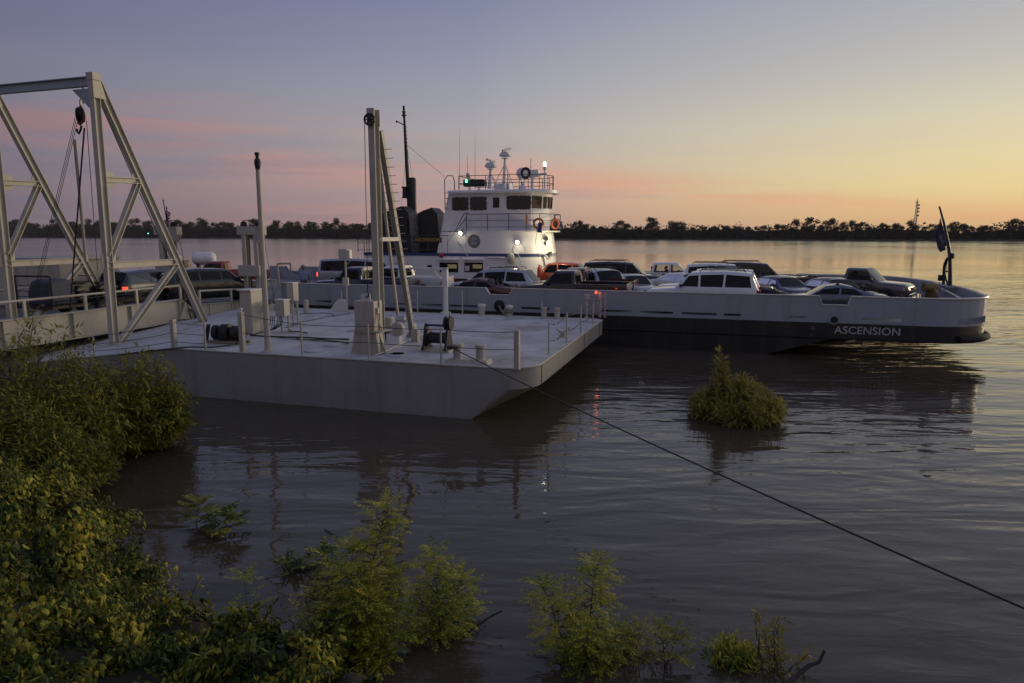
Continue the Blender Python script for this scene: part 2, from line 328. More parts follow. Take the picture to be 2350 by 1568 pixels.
# ---------------------------------------------------------------- water and banks
WL=.30      # river level
def water():
    m=bpy.data.materials.new('muddy river water'); m.use_nodes=True; nt=m.node_tree; N=nt.nodes; L=nt.links
    p=N['Principled BSDF']; p.inputs['Base Color'].default_value=(.062,.051,.034,1); p.inputs['Roughness'].default_value=.06; p.inputs['IOR'].default_value=1.42
    tc=N.new('ShaderNodeTexCoord')
    def noise_(sc,rot,det,dist=0.0,rough=.5,w=None):
        mp=N.new('ShaderNodeMapping'); mp.inputs['Scale'].default_value=sc; mp.inputs['Rotation'].default_value=(0,0,rot); L.new(tc.outputs['Object'],mp.inputs[0])
        n=N.new('ShaderNodeTexNoise'); n.inputs['Scale'].default_value=1; n.inputs['Detail'].default_value=det; n.inputs['Distortion'].default_value=dist; n.inputs['Roughness'].default_value=rough
        L.new(mp.outputs[0],n.inputs[0]); return n.outputs[0]
    def ma(op,a,b):
        n=N.new('ShaderNodeMath'); n.operation=op
        for i,x in enumerate((a,b)):
            if isinstance(x,(int,float)): n.inputs[i].default_value=x
            else: L.new(x,n.inputs[i])
        return n.outputs[0]
    swell=noise_((.30,1.0,1),R(18),2,.5)
    chop=noise_((.9,2.7,1),R(10),3,.6)
    fine=noise_((3.0,7.0,1),R(-6),2,.4)
    calm=noise_((.05,.09,1),R(20),2,.3)
    mr=N.new('ShaderNodeMapRange'); mr.inputs[1].default_value=.35; mr.inputs[2].default_value=.65; mr.inputs[3].default_value=.35; mr.inputs[4].default_value=1.0; L.new(calm,mr.inputs[0])
    h=ma('ADD',ma('MULTIPLY',swell,.15),ma('ADD',ma('MULTIPLY',chop,.034),ma('MULTIPLY',fine,.003)))
    h=ma('MULTIPLY',h,mr.outputs[0])
    sp=N.new('ShaderNodeSeparateXYZ'); L.new(tc.outputs['Object'],sp.inputs[0]); op=N.new('ShaderNodeMapRange'); op.inputs[1].default_value=8; op.inputs[2].default_value=26; op.inputs[3].default_value=.55; op.inputs[4].default_value=.85; L.new(sp.outputs[1],op.inputs[0])
    h=ma('MULTIPLY',h,op.outputs[0])
    fd=N.new('ShaderNodeMapRange'); fd.inputs[1].default_value=35; fd.inputs[2].default_value=130; fd.inputs[3].default_value=1; fd.inputs[4].default_value=.0; L.new(sp.outputs[1],fd.inputs[0]); h=ma('MULTIPLY',h,fd.outputs[0])
    far=noise_((.03,.016,1),R(3),6,.6,.62); far2=noise_((.010,.0035,1),R(2),4,.4)
    fs=N.new('ShaderNodeMapRange'); fs.inputs[1].default_value=.35; fs.inputs[2].default_value=.65; fs.inputs[3].default_value=.55; fs.inputs[4].default_value=1.35; L.new(ma('MULTIPLY_ADD' if False else 'ADD',ma('MULTIPLY',far,.6),ma('MULTIPLY',far2,.4)),fs.inputs[0])
    rg=N.new('ShaderNodeMapRange'); rg.inputs[1].default_value=35; rg.inputs[2].default_value=200; rg.inputs[3].default_value=.03; rg.inputs[4].default_value=.16; L.new(sp.outputs[1],rg.inputs[0])
    L.new(ma('MULTIPLY',rg.outputs[0],fs.outputs[0]),p.inputs['Roughness'])
    b=N.new('ShaderNodeBump'); b.inputs['Strength'].default_value=1.0; b.inputs['Distance'].default_value=1.0; L.new(h,b.inputs['Height']); L.new(b.outputs[0],p.inputs['Normal'])
    w=MB(); w.poly([(-4500,-60,WL),(4500,-60,WL),(4500,4500,WL),(-4500,4500,WL)])
    prop(w.build('river_water',m,smooth=0),kind='structure')
water()
def shore(x):     # y of the near water's edge
    pts=[(-60,24),(-16,20),(-12,16.8),(-9.7,14.2),(-7.4,11.6),(-5.4,9.3),(-2.8,7.2),(0,6.4),(6,6.0),(60,4)]
    for (a,b),(c,d) in zip(pts,pts[1:]):
        if a<=x<=c: return b+(d-b)*(x-a)/(c-a)
    return pts[0][1] if x<pts[0][0] else pts[-1][1]
def bank_z(x,y):
    d=shore(x)-y
    z=d*.16+max(0,d-5.5)*.75 if d>0 else d*.45
    return WL+max(-1.5,min(3.4,z))+.12*noise.noise(Vector((x*.6,y*.6,0)))
g=MB(); nx,ny=90,60
for j in range(ny+1):
    for i in range(nx+1):
        x=-45+i*1.0; y=-25+j*.95; g.v.append((x,y,bank_z(x,y)))
for j in range(ny):
    for i in range(nx): g.face((j*(nx+1)+i,j*(nx+1)+i+1,(j+1)*(nx+1)+i+1,(j+1)*(nx+1)+i))
prop(g.build('river_bank_ground',M['mud'],smooth=60),kind='structure')
# ---------------------------------------------------------------- landing barge
_k=2560/2350
def zc(x0,y0,sc): return lambda u,v: ((x0+u/sc)/_k,(y0+v/sc)/_k)
z3=zc(560,550,4.127); r3=zc(780,620,3.790); z1=zc(1340,620,4.196); z5=zc(840,740,3.264); z2=zc(0,550,3.484); za=zc(0,150,3.484); z4=zc(860,250,3.336); zw=zc(1080,340,4.125); zb=zc(1840,620,3.264); zf=zc(2200,480,3.733)
DZ=1.8
B=Frame(gz(1222,850,DZ)[:2],R(-17)); BW=B.hz(1385,733,DZ).y
def dz(x,y): return max(.75,DZ-.13*max(0,-(x+11.9+.5*y)))
def bp(p,z=DZ): return B.hz(p[0],p[1],z)
def bh(l,py): return zat(B.w(l[0],l[1]),py)      # world height seen at row py above local spot l
def bthing(name,label,cat,l,group=None,z=None): return thing(name,label,cat,B.w(l[0],l[1],dz(l[0],l[1]) if z is None else z),B.yaw,group)
barge=thing('landing_barge','long grey steel landing barge with a pale flat deck and draft figures on its side','barge',B.w(0,0,0),B.yaw)
def outline(r=.95):
    pts=[]
    for k in range(9):
        a=-PI/2+PI/2*k/8; pts.append((-r+r*math.cos(a),r+r*math.sin(a)))
    r2=.5
    for k in range(7):
        a=PI/2*k/6; pts.append((-r2+r2*math.cos(a),BW-r2+r2*math.sin(a)))
    xs=[-3,-6,-9,-11,-12,-13,-14,-15,-16,-17,-18,-20,-24,-30,-36]
    pts+= [(x,BW) for x in xs]+[(x,0) for x in xs[::-1]]
    return pts
ol=outline()
h=MB()
r0=[(x,y,dz(x,y)) for x,y in ol]; r1=[(x,y,min(1.22,dz(x,y)-.3)) for x,y in ol]
r2_=[(min(x,-1.75),y,WL) for x,y in ol]; r3_=[(min(x,-3.3),y,-.8) for x,y in ol]
rl=[(x,y,dz(x,y)-.05) for x,y in ol]
h.loft([r3_,r2_,r1,rl,r0],caps=False)
h.build('hull',M['hullgrey'],barge,smooth=30)
d=MB(); xs=[0,-.12,-.3,-.55,-.95]+[-1.5-i*.75 for i in range(47)]
def yedge(x):
    r=.95; y0=0 if x<=-r else r-math.sqrt(max(0,r*r-(x+r)**2))
    r=.5; y1=BW if x<=-r else BW-r+math.sqrt(max(0,r*r-(x+r)**2))
    return y0,y1
nyd=14
for x in xs:
    a,b=yedge(x)
    for j in range(nyd+1):
        y=a+(b-a)*j/nyd; e=min(1,4*j/nyd*(1-j/nyd)*1.5)
        d.v.append((x,y,dz(x,y)+.05*e*(0.6+.4*noise.noise((x*.4,y*.4,0)))))
for i in range(len(xs)-1):
    for j in range(nyd): d.face((i*(nyd+1)+j,i*(nyd+1)+j+1,(i+1)*(nyd+1)+j+1,(i+1)*(nyd+1)+j))
d.build('deck',M['deck'],barge,smooth=60)
e=MB(); pts=[(x,y,dz(x,y)+.01) for x,y in ol[:17]]+[(x,0,dz(x,0)+.01) for x in (-36,)]
e.tube([(x,0,dz(x,0)) for x in (-30,-22,-18,-16,-14,-12.5,-11.9,-8,-4,-.95)]+[(x,y,DZ) for x,y in ol[1:16]]+[(-6,BW,DZ),(-16,BW,dz(-16,BW))],.028,6)
e.build('deck_edge_bar',M['steel'],barge)
for y in (.95,7.2,BW-1.2): s=MB(); s.box(-.02,.012,y,y+.035,1.22,DZ); s.build('hull_seam',M['trim'],barge,smooth=0)
for i,(dg,py) in enumerate(zip('87654',(846,868,890,912,935))):
    q=B.pl(860+i*1.0,py,0); text(dg,.19,M['letterdim'],barge,(q.x,-.012,q.z),(PI/2,0,0),'draft_mark')
for u,v in (z5(495,490),z5(1287,192),z3(1785,1400),z3(1130,1305),z3(935,1360)):
    q=bp((u,v)); b=MB(); b.lathe([(.30,0),(.30,.05),(.25,.06),(.0,.06)],20,(q.x,q.y,DZ+.01)); b.tube([(q.x+.31*math.cos(a*.5236),q.y+.31*math.sin(a*.5236),DZ+.03) for a in range(13)],.02,6); b.build('hatch_cover',M['deck'],barge)
# --- guard rails of posts and wire
def rail_run(name,label,posts,levels,thick=(),group=None,chain=False):
    p0=posts[0][0]; t=thing(name,label,'railing',B.w(p0[0],p0[1],dz(p0[0],p0[1])),B.yaw,group); o=Vector((p0[0],p0[1],dz(p0[0],p0[1])))
    tops=[]
    for i,(l,hh) in enumerate(posts):
        z=dz(l[0],l[1])-.02; q=Vector((l[0],l[1],z))-o; b=MB()
        if i in thick: b.box(q.x-.07,q.x+.07,q.y-.07,q.y+.07,q.z,q.z+hh); b.box(q.x-.1,q.x+.1,q.y-.1,q.y+.1,q.z,q.z+.03)
        else: b.tube([q,q+Vector((0,0,hh))],.03,8); b.lathe([(.06,0),(.06,.03)],8,q)
        b.build('post',M['steel'],t); tops.append((q,hh))
    for lv in levels:
        b=MB(); pts=[]
        for i,(q,hh) in enumerate(tops):
            pts.append(q+Vector((0,0,hh*lv)))
            if i<len(tops)-1:
                q2,h2=tops[i+1]; L_=(q2-q).length
                for k in (.25,.5,.75): pts.append(q.lerp(q2,k)+Vector((0,0,hh*lv+(h2*lv-hh*lv)*k-(.012 if not chain else .05)*L_*4*k*(1-k))))
        b.tube(pts,.009 if not chain else .012,5)
        if chain:
            for i in range(0,len(pts)-1):
                if i%4!=0: b.lathe([(.0,-.03),(.03,0),(0,.03)],6,pts[i],(1,.3,.2))
        b.build('wire',M['cable'],t)
    return t
def post(pb,pt):         # post seen with foot at pb and head at row pt
    l=bp(pb); return (l,max(.3,bh(l,pt)-DZ))
P=[post(z3(200,1365),z3(0,945)[1]),post(z3(825,1397),z3(0,1050)[1]),post(z5(279,517),z5(0,225)[1]),post(z5(875,548),z5(0,248)[1]),post(z5(1495,580),z5(0,265)[1])]
for i in range(5): P[i]=(Vector((P[i][0].x,.12,0)),P[i][1])
rail_run('wire_railing','slack two-wire railing on pipe posts along the near long side of the barge',P,(.95,.5),thick=(0,4))
P=[post(z5(1668,485),z5(0,200)[1]),post(z5(1830,385),z5(0,130)[1]),post(z5(1962,306),z5(0,70)[1]),post(z5(2078,238),z5(0,15)[1]),post(z1(685,722),z1(0,465)[1])]
P=[(Vector((-.12,p[0].y,0)),p[1]) for p in P]
rail_run('chain_railing','chain railing on thin pipe posts along the squared end of the barge',P,(.93,.45),chain=True)
P=[(Vector((x,.12,0)),hh) for x,hh in ((-19.6,.95),)]
lq=[(bp(z2(1150,1165),1.2),.75),(bp(z2(1615,1125),1.7),.95),(bp(z2(1870,1130),1.75),.9)]
lq=[(Vector((q.x,.12,0)),h_) for q,h_ in lq]
rail_run('rope_railing','low railing with drooping lines at the sloping left end of the barge',lq,(.9,.55,.25),thick=(1,))
far=[post(r3(222,603),r3(0,405)[1]),post(r3(1055,603),r3(0,385)[1]),post(r3(1492,612),r3(0,395)[1]),post(z1(345,600),z1(0,455)[1])]
far=[(Vector((p[0].x,BW-.15,0)),p[1]) for p in far]
rail_run('far_railing','widely spaced pipe stanchions along the ferry side of the barge',far,())
# corner light post with lit red lamp
l=bp(z1(530,735)); t=bthing('navigation_light','short white post carrying a lit red corner light at the barge end','navigation light',l)
b=MB(); b.tube([(0,0,0),(0,0,.85)],.05,10); b.lathe([(.11,0),(.11,.04)],10); b.cbox((0,0,.92),.2,.2,.22); b.build('post',M['steel'],t)
l2=bp(z1(668,725)); b=MB(); b.tube([Vector((l2.x-l.x,l2.y-l.y,0)),Vector((l2.x-l.x,l2.y-l.y,1.1))],.07,10); b.build('guard_post',M['steel'],t)
b=MB(); b.lathe([(.03,0),(.055,.02),(.055,.1),(.02,.14)],10,(.38,.1,1.05)); b.build('lamp',M['lampred'],t); b=MB(); b.tube([(0,.0,.95),(.38,.1,1.05)],.018,6); b.build('arm',M['steel'],t)
ld=bpy.data.lights.new('red_glow','POINT'); lo=bpy.data.objects.new('red_glow',ld); COL.objects.link(lo); lo.location=B.w(l.x+.45,l.y+.35,DZ+1.15); ld.energy=2.2; ld.color=(1,.12,.06); ld.shadow_soft_size=.06
# bollards
def bollard(l,hh,r,label,group='mooring bollards along the ferry side of the barge'):
    t=bthing('mooring_bollard',label,'bollard',l,group)
    b=MB(); b.lathe([(r*1.3,0),(r*1.3,.04),(r,.05),(r,hh-.12)],18); b.build('drum',M['steel'],t)
    b=MB(); b.lathe([(r,hh-.12),(r*1.2,hh-.1),(r*1.2,hh-.03),(r*1.05,hh),(0,hh+.005)],18); b.build('cap',M['edge'],t)
    return t
q=bp(r3(724,597)); bollard((q.x,BW-.45,0),.52,.145,'grey bollard behind the leaning ladder leg of the mast')
q=bp(r3(1685,622)); bollard((q.x,BW-.5,0),.55,.15,'tallest pale bollard right of the white davit post')
q=bp(r3(1940,627)); b_=bollard((q.x,BW-.35,0),.52,.13,'bollard with a thick mooring rope wound round it'); 
rp=MB()
for k in range(3): rp.tube([(.155*math.cos(a*.4),.155*math.sin(a*.4),.2+.06*k) for a in range(17)],.035,6)
rp.build('rope_turns',M['wood'],b_)
q2=bp(z1(260,690)); q=(q2.x,BW-.45)
dbl=bthing('double_bollard','pair of capped bollards on one base at the far end of the barge','bollard',(q[0],q[1],0))
dbl.scale=(.68,)*3; b=MB(); b.box(-.75,.75,-.28,.28,0,.06); b.build('base',M['steel'],dbl)
for k in (-.43,.43): b=MB(); b.lathe([(.19,.06),(.17,.1),(.17,.58),(.2,.6),(.2,.68),(.17,.71),(0,.715)],18,(k,0,0)); b.build('drum',M['steel'],dbl)
q=bp(z5(1085,545)); BITT=q
bitt=bthing('double_bitt','near double mooring bitt with the long black cable made fast to it','bitt',q)
bitt.scale=(.78,)*3; b=MB(); b.prism([(-.85,-.3,0),(.85,-.3,0),(.72,-.24,.14),(-.72,-.24,.14)],(0,.6,0)); b.build('base',M['steel'],bitt,bevel=.01)
for k in (-.44,.44):
    b=MB(); b.lathe([(.19,.12),(.16,.16),(.16,.55),(.17,.58),(.21,.6),(.21,.67),(.18,.7),(0,.705)],20,(k,0,0))
    b.lathe([(.165,.36),(.178,.38),(.165,.40)],20,(k,0,0)); b.build('drum',M['steel'],bitt)
# cleat
q=bp(z5(1850,345)); t=bthing('deck_cleat','pale two-horned cleat beside the end railing of the barge','cleat',q); t.scale=(.62,)*3
b=MB(); b.box(-.35,.35,-.3,.3,0,.03); b.build('base_plate',M['steel'],t)
b=MB(); b.loft([[(-.42,-.05,.52),(-.36,-.06,.56),(-.36,.06,.56),(-.42,.05,.52)],[(-.16,-.08,.3),(-.14,-.09,.42),(-.14,.09,.42),(-.16,.08,.3)],[(.14,-.08,.3),(.12,-.09,.42),(.12,.09,.42),(.14,.08,.3)],[(.46,-.05,.62),(.40,-.06,.68),(.40,.06,.68),(.46,.05,.62)]]); b.prism([(-.2,-.1,.03),(.2,-.1,.03),(.13,-.08,.36),(-.13,-.08,.36)],(0,.18,0)); b.build('horns',M['steel'],t,bevel=.02)
# ---------------- lifting mast with ladder leg
q=bp(z3(1465,1392)); q=Vector((q.x,q.y+.25,0)); mx,my=q.x,q.y
mast=bthing('lifting_mast','tall grey steel mast with a leaning ladder leg and a boxed base','mast',q)
b=MB(); b.prism([(-.50,-.27,0),(.46,-.27,0),(.34,-.24,.70),(-.38,-.24,.70)],(0,.52,0))
for x in (-.2,.14): b.prism([(x,-.25,0),(x,-.40,0),(x,-.25,.66)],(.02,0,0))
b.prism([(.40,-.05,0),(.60,-.05,0),(.34,-.05,.66)],(0,.02,0)); b.build('pedestal',M['steel'],mast,smooth=25,bevel=.008)
zt=bh(q,z3(0,1155)[1])-DZ; zb_=bh(q,z3(0,862)[1])-DZ
b=MB(); b.box(-.58,.56,-.34,.40,.70,.725); b.build('shelf_plate',M['steel'],mast,smooth=0)
b=MB(); b.box(-.36,.30,-.24,.32,.725,1.63); b.build('weight_box',M['steel'],mast,smooth=30,bevel=.02)
b=MB(); b.prism([(-.14,-.2,1.62),(.17,-.2,1.62),(.17,-.2,1.84),(.14,-.2,1.88),(-.11,-.2,1.84),(-.14,-.2,1.80)],(0,.03,0)); b.build('lifting_lug',M['edge'],mast)
mq=B.w(mx,my); ztop=bh((mx,my+.3),255)-DZ
b=MB(); b.hbeam((.24,.22,.72),(.24,.22,ztop),.32,.20,.025,(0,1,0)); b.box(.12,.36,.03,.07,ztop-.45,ztop+.03); b.box(.12,.36,.37,.41,ztop-.45,ztop+.03); b.build('column',M['steel'],mast,smooth=25)
b=MB(); sv=ztop-.3
b.lathe([(.14,-.03),(.18,-.03),(.18,.03),(.14,.03),(.14,-.03)],20,(.24,-.02,sv),(0,1,0))
for k in range(3):
    a=k*PI/3; b.beam((.24-.16*math.cos(a),-.02,sv-.16*math.sin(a)),(.24+.16*math.cos(a),-.02,sv+.16*math.sin(a)),.025,.025)
b.tube([(.24,-.08,sv),(.24,.2,sv)],.025,8); b.build('sheave',M['dark'],mast)
foot=bp(z3(1952,1212)); fl=Vector((foot.x-mx,foot.y-my,0)); top=Vector((.30,.48,bh((mx+.30,my+.48),300)-DZ))
b=MB(); b.hbeam(fl,top,.17,.17,.02,(1,0,0)); b.prism([fl+Vector((-.25,-.1,0)),fl+Vector((.2,-.1,0)),fl+Vector((.06,-.1,.5))],(0,.2,0)); b.box(fl.x-.45,fl.x+.5,fl.y-.3,fl.y+.3,0,.025); b.build('ladder_leg',M['steel'],mast,smooth=25)
for k in range(24):
    f=.06+.9*k/24; p=fl.lerp(top,f); b=MB(); b.tube([p+Vector((-.30,0,0)),p+Vector((.30,0,0))],.011,6); b.build('rung',M['steel'],mast)
f2=Vector((fl.x-.45,fl.y-.25,.8)); t2=fl.lerp(top,.93)+Vector((-.12,-.1,-.1))
b=MB(); b.beam(f2,t2,.07,.1,(1,0,0)); b.build('cable_tray',M['beige'],mast,smooth=25)
m0=fl.lerp(top,.52); b=MB(); b.beam((.24,.3,m0.z),m0,.12,.16,(0,0,1)); b.build('bracket',M['edge'],mast)
hk=MB(); hk.tube([(.07,.0,ztop-.2),(.05,-.1,2.2)],.010,6); hk.tube([(.14,.1,ztop-.4),(.12,.12,1.6)],.008,6)
hk.tube([(.05,-.1,2.2),(.05,-.1,2.05),(.1,-.22,1.95),(.14,-.22,1.82),(.10,-.22,1.74),(.03,-.22,1.77)],.018,8); hk.build('hoist_line',M['cable'],mast)
b=MB(); b.box(.30,.36,-.10,.0,1.25,1.42); b.tube([(.33,-.08,1.25),(.37,-.1,1.05),(.60,-.2,.6),(.66,-.24,.08),(.85,-.15,.06)],.022,6); b.build('conduit',M['steel'],mast)
# hoist machinery beside the mast
q=bp(z3(1760,1285)); t=bthing('hoist_winch','pale hoist gearbox with a round drum cover at the foot of the mast ladder','winch',q); t.scale=(.6,)*3
b=MB(); b.box(-.35,.45,-.3,.5,0,.62); b.build('gear_case',M['white'],t,bevel=.03)
b=MB(); b.lathe([(.0,-.02),(.38,-.02),(.40,.02),(.40,.32),(.36,.36),(0,.36)],24,(.28,-.30,.88),(0,1,0)); b.build('drum_cover',M['steel'],t)
b=MB(); b.box(-.85,-.35,.2,.8,.75,1.45); b.build('switch_box',M['steel'],t,bevel=.02)
b=MB(); b.box(-.8,-.42,.0,.6,0,.75); b.build('motor_stand',M['dark'],t)
b=MB(); b.lathe([(.0,0),(.17,0),(.19,.1),(.19,.5),(.12,.56),(0,.56)],16,(-.1,.5,1.3),(1,.2,.12)); b.build('motor',M['rim'],t)
for k in range(4): b=MB(); b.tube([(-.3+.12*k,.1,1.0),(-.32+.13*k,0,.7),(-.25+.1*k,-.2,.62)],.018,6); b.build('hose',M['cable'],t)
b=MB(); b.box(.65,1.05,.7,1.1,0,.75); b.build('valve_box',M['steel'],t,bevel=.02)
# black mooring windlass
q=bp(z5(835,460)); t=bthing('mooring_windlass','black cast iron mooring windlass on the pale barge deck','windlass',q); t.scale=(.72,)*3
b=MB(); b.box(-.68,.62,-.32,.5,0,.14); b.build('base',M['beige'],t,bevel=.02)
def cheek(x):
    b=MB(); b.prism([(x,-.42,.14),(x,.52,.14),(x,.42,.35),(x,.24,.95),(x,.14,1.22),(x,-.06,1.22),(x,-.16,.95),(x,-.34,.35)],(.09,0,0)); b.box(x-.03,x+.12,-.42,.52,.14,.22); return b
cheek(-.60).build('side_frame',M['dark'],t,bevel=.015); cheek(.42).build('side_frame',M['dark'],t,bevel=.015)
b=MB(); b.lathe([(.36,0),(.36,.05),(.24,.07),(.24,.85),(.36,.87),(.36,.92)],20,(-.47,.05,.62),(1,0,0)); b.build('drum',M['dark'],t)
b=MB(); b.tube([(-.6,.04,1.16),(.5,.04,1.16)],.055,10); b.build('tie_bar',M['blue'],t)
b=MB(); b.lathe([(.27,0),(.3,.03),(.3,.1),(.2,.14),(.2,.2),(.3,.24),(.3,.3)],20,(.32,.04,1.28),(1,0,0)); b.build('gypsy',M['dark'],t)
b=MB(); b.tube([(.45,.2,1.4),(.43,.25,1.95)],.016,6); b.build('brake_lever',M['dark'],t)
# big switch cabinet
q=bp(z3(300,1195)); ch=bh(q,z3(0,735)[1])-DZ; t=bthing('control_cabinet','tall two-door grey control cabinet left of the bare pole','cabinet',q)
b=MB(); b.box(-.48,0,0,.66,.06,ch); b.build('case',M['steel'],t,bevel=.02)
b=MB(); b.box(-.53,.05,-.08,.72,ch,ch+.05); b.build('lid',M['edge'],t,bevel=.01)
b=MB(); b.box(-.45,-.03,-.02,0,.2,ch-.08); b.build('door',M['steel'],t,bevel=.006)
b=MB(); b.box(-.47,-.40,0,.66,0,.06); b.box(-.08,-.01,0,.66,0,.06); b.build('plinth',M['dark'],t)
b=MB(); b.tube([(.02,-.5,0),(-.18,-.35,1.0)],.025,6); b.box(-.23,-.13,-.4,-.3,.97,1.03); b.build('prop_bar',M['edge'],t)
for i,(pp,sx,hh,z0,lab) in enumerate(((z3(600,1170),.38,.58,.64,'small grey switch box on pipe legs with looping black hoses'),(z3(500,1140),.30,.70,1.0,'narrow high switch box behind the bare pole'))):
    q=bp(pp); q=Vector((q.x,q.y+(.1 if i==0 else 1.4),0)); t=bthing('switch_box',lab,'switch box',q,'switch boxes beside the control cabinet')
    b=MB(); b.box(-sx/2,sx/2,-.18,.18,z0,z0+hh); b.build('case',M['steel'],t,bevel=.015)
    b=MB(); b.box(-sx/2-.02,sx/2+.02,-.2,.2,z0+hh,z0+hh+.03); b.build('lid',M['edge'],t)
    for x in (-sx/2+.04,sx/2-.04): b=MB(); b.tube([(x,.1,0),(x,.1,z0)],.035,8); b.build('leg',M['steel'],t)
    if i==0:
        for k in range(4):
            b=MB(); b.tube([(-.12+.07*k,-.1,z0),(-.13+.07*k,-.2,z0-.3),(-.4+.07*k,-.25,.1+.02*k),(-.6+.1*k,-.15,.2),(-.55+.07*k,-.05,.6)],.014,6); b.build('hose',M['cable'],t)
        b=MB(); b.lathe([(0,0),(.14,0),(.14,.1),(0,.1)],16,(-.42,-.1,z0+.3),(0,1,0)); b.build('hose_reel',M['edge'],t)
# bare pole
q=bp(z3(455,1362)); q.y=max(q.y,.3); t=bthing('bare_pole','slender bare grey pole with a knob at its top near the barge edge','pole',q)
hp=bh(q,350)-DZ
b=MB(); b.lathe([(.17,0),(.17,.03),(.115,.05),(.10,.14),(.092,.3),(.065,hp-.5)],18); b.build('shaft',M['steel'],t)
b=MB(); b.lathe([(.065,hp-.5),(.08,hp-.42),(.10,hp-.3),(.08,hp-.2),(.05,hp-.17),(.05,hp-.1),(.07,hp-.08),(.07,hp),(0,hp+.01)],14); b.build('knob',M['dark'],t)
# gooseneck davit
q=bp(z3(560,862)); q=Vector((q.x-.3,q.y-.2,0)); t=bthing('pipe_davit','thin cranked white pipe davit holding a small hook by the ramp','davit',q)
zz=lambda v: bh(q,z3(0,v)[1])-DZ
b=MB(); b.tube([(-.05,0,0),(.35,.2,zz(690)),(.42,.2,zz(600)),(.36,.2,zz(462)),(.42,.2,zz(452)),(1.22,.2,zz(448))],.05,8); b.build('pipe',M['steel'],t)
b=MB(); b.tube([(1.15,.2,zz(450)),(1.17,.2,zz(480))],.03,6); b.tube([(1.17+.06*math.cos(a*.6),.2,zz(500)+.07*math.sin(a*.6)) for a in range(9)],.018,6); b.build('hook',M['dark'],t)
b=MB(); b.box(-.6,.35,.05,.35,zz(640),zz(620)); b.build('tray',M['steel'],t)
# box on a stand
q=bp(z3(1352,930)); q.y=min(q.y,BW-.6); t=bthing('signal_box','grey box held high on a thin pipe stand, left of the mast','signal box',q)
zz=lambda v: bh(q,z3(0,v)[1])-DZ
b=MB(); b.tube([(0,0,0),(0,0,zz(405))],.045,8); b.lathe([(.12,0),(.12,.03)],10); b.tube([(0,0,zz(470)),(.22,.1,zz(420))],.015,6); b.build('stand',M['steel'],t)
b=MB(); b.box(-.28,.17,-.15,.22,zz(402),zz(300)); b.build('case',M['steel'],t,bevel=.03)
b=MB(); b.box(.175,.28,-.08,.15,zz(395),zz(312)); b.build('hood',M['edge'],t)
b=MB(); b.box(-.14,.14,-.1,.03,zz(680),zz(595)); b.build('junction_box',M['steel'],t,bevel=.01)
# white davit post with arm
q=bp(r3(1340,612)); q.y=min(q.y,BW-.4); t=bthing('swing_davit','white square-arm davit standing before the minivan side','davit',q)
zz=lambda v: bh(q,r3(0,v)[1])-DZ
b=MB(); b.lathe([(.26,0),(.24,.12),(.16,.14),(.12,.2),(.11,zz(370))],14); b.box(-.12,.12,-.1,.1,zz(372),zz(190)); b.build('post',M['edge'],t,bevel=.01)
b=MB(); x_=-(1340-980)/3.79/_k/1566.7*31; b.box(x_,.12,-.1,.1,zz(210),zz(188)); b.box(x_+.2,x_+.26,-.05,.05,zz(228),zz(210)); b.build('arm',M['edge'],t,bevel=.01)
b=MB(); b.beam((x_*.36,0,zz(208)),(-.05,0,zz(335)),.08,.08); b.build('strut',M['edge'],t)
# wedge plate
q=bp(z3(1200,942)); q.y=min(q.y,BW-.7); t=MB(); hz_=bh(q,z3(0,820)[1])-DZ
t.prism([(-.52,0,0),(.42,0,0),(.42,0,hz_*.8),(.32,0,hz_),(-.02,0,hz_)],(0,.12,0)); o=t.build('wedge_plate',M['edge'],None,bevel=.01); o.location=B.w(q.x,q.y,DZ); o.rotation_euler=(0,0,B.yaw); prop(o,'upright pale steel wedge plate at the ferry side of the barge deck','steel plate')
for i,(u,v,hh,r,lab) in enumerate(((757,970,1.15,.06,'thickest of the short grey posts at the ramp end of the barge'),(850,965,.6,.12,'squat round post right of the tall thin one by the ramp'),(702,972,.45,.12,'lowest square stub post at the ramp end of the barge'))):
    q=bp(z3(u,v)); q.y=min(q.y,BW-.35); t=MB(); t.lathe([(r*1.4,0),(r*1.4,.03),(r,.04),(r,hh),(r*.8,hh+.03),(0,hh+.03)],12); o=t.build('stub_post',M['steel'],None); o.location=B.w(q.x,q.y,dz(q.x,q.y)); o.rotation_euler=(0,0,B.yaw); prop(o,lab,'post','short posts by the ramp')
# hoses and lines lying on the deck
def deckline(name,label,pts,r,m='cable'):
    b=MB(); w=[]
    for u in pts: q=bp(u); q.z=dz(q.x,q.y)+r+.055; w.append(B.w(q.x,q.y,q.z))
    ww=[]
    for i in range(len(w)-1):
        for k in range(4): ww.append(w[i].lerp(w[i+1],k/4)+Vector((.03*math.sin(i*4+k),.02*math.cos(i*3+k),0)))
    ww.append(w[-1]); b.tube(ww,r,6); prop(b.build(name,M[m],None),label,'hose' if 'hose' in name else 'pipe')
deckline('deck_pipe','dark pipe run along the near deck edge from the cabinet to the mast base',[z3(270,1218),z3(500,1228),z3(830,1240),z3(1100,1252),z3(1290,1258)],.03)
deckline('deck_hose','thin black hose snaking on the deck left of the mast base',[z3(740,1240),z3(780,1258),z3(1000,1262),z3(1150,1275),z3(1285,1300)],.022)
deckline('deck_hose','short black hose trailing from the small switch box',[z3(665,1150),z3(700,1172),z3(790,1176),z3(865,1188)],.022)
deckline('deck_hose','curled hose lying on the far part of the deck',[z3(700,1030),z3(710,1000),z3(800,985),z3(1000,975),z3(1130,985),z3(1140,1000)],.014)
deckline('deck_hose','long loose line crossing the deck towards the mast',[z3(640,1130),z3(760,1080),z3(900,1050),z3(1100,1010),z3(1310,975)],.014)
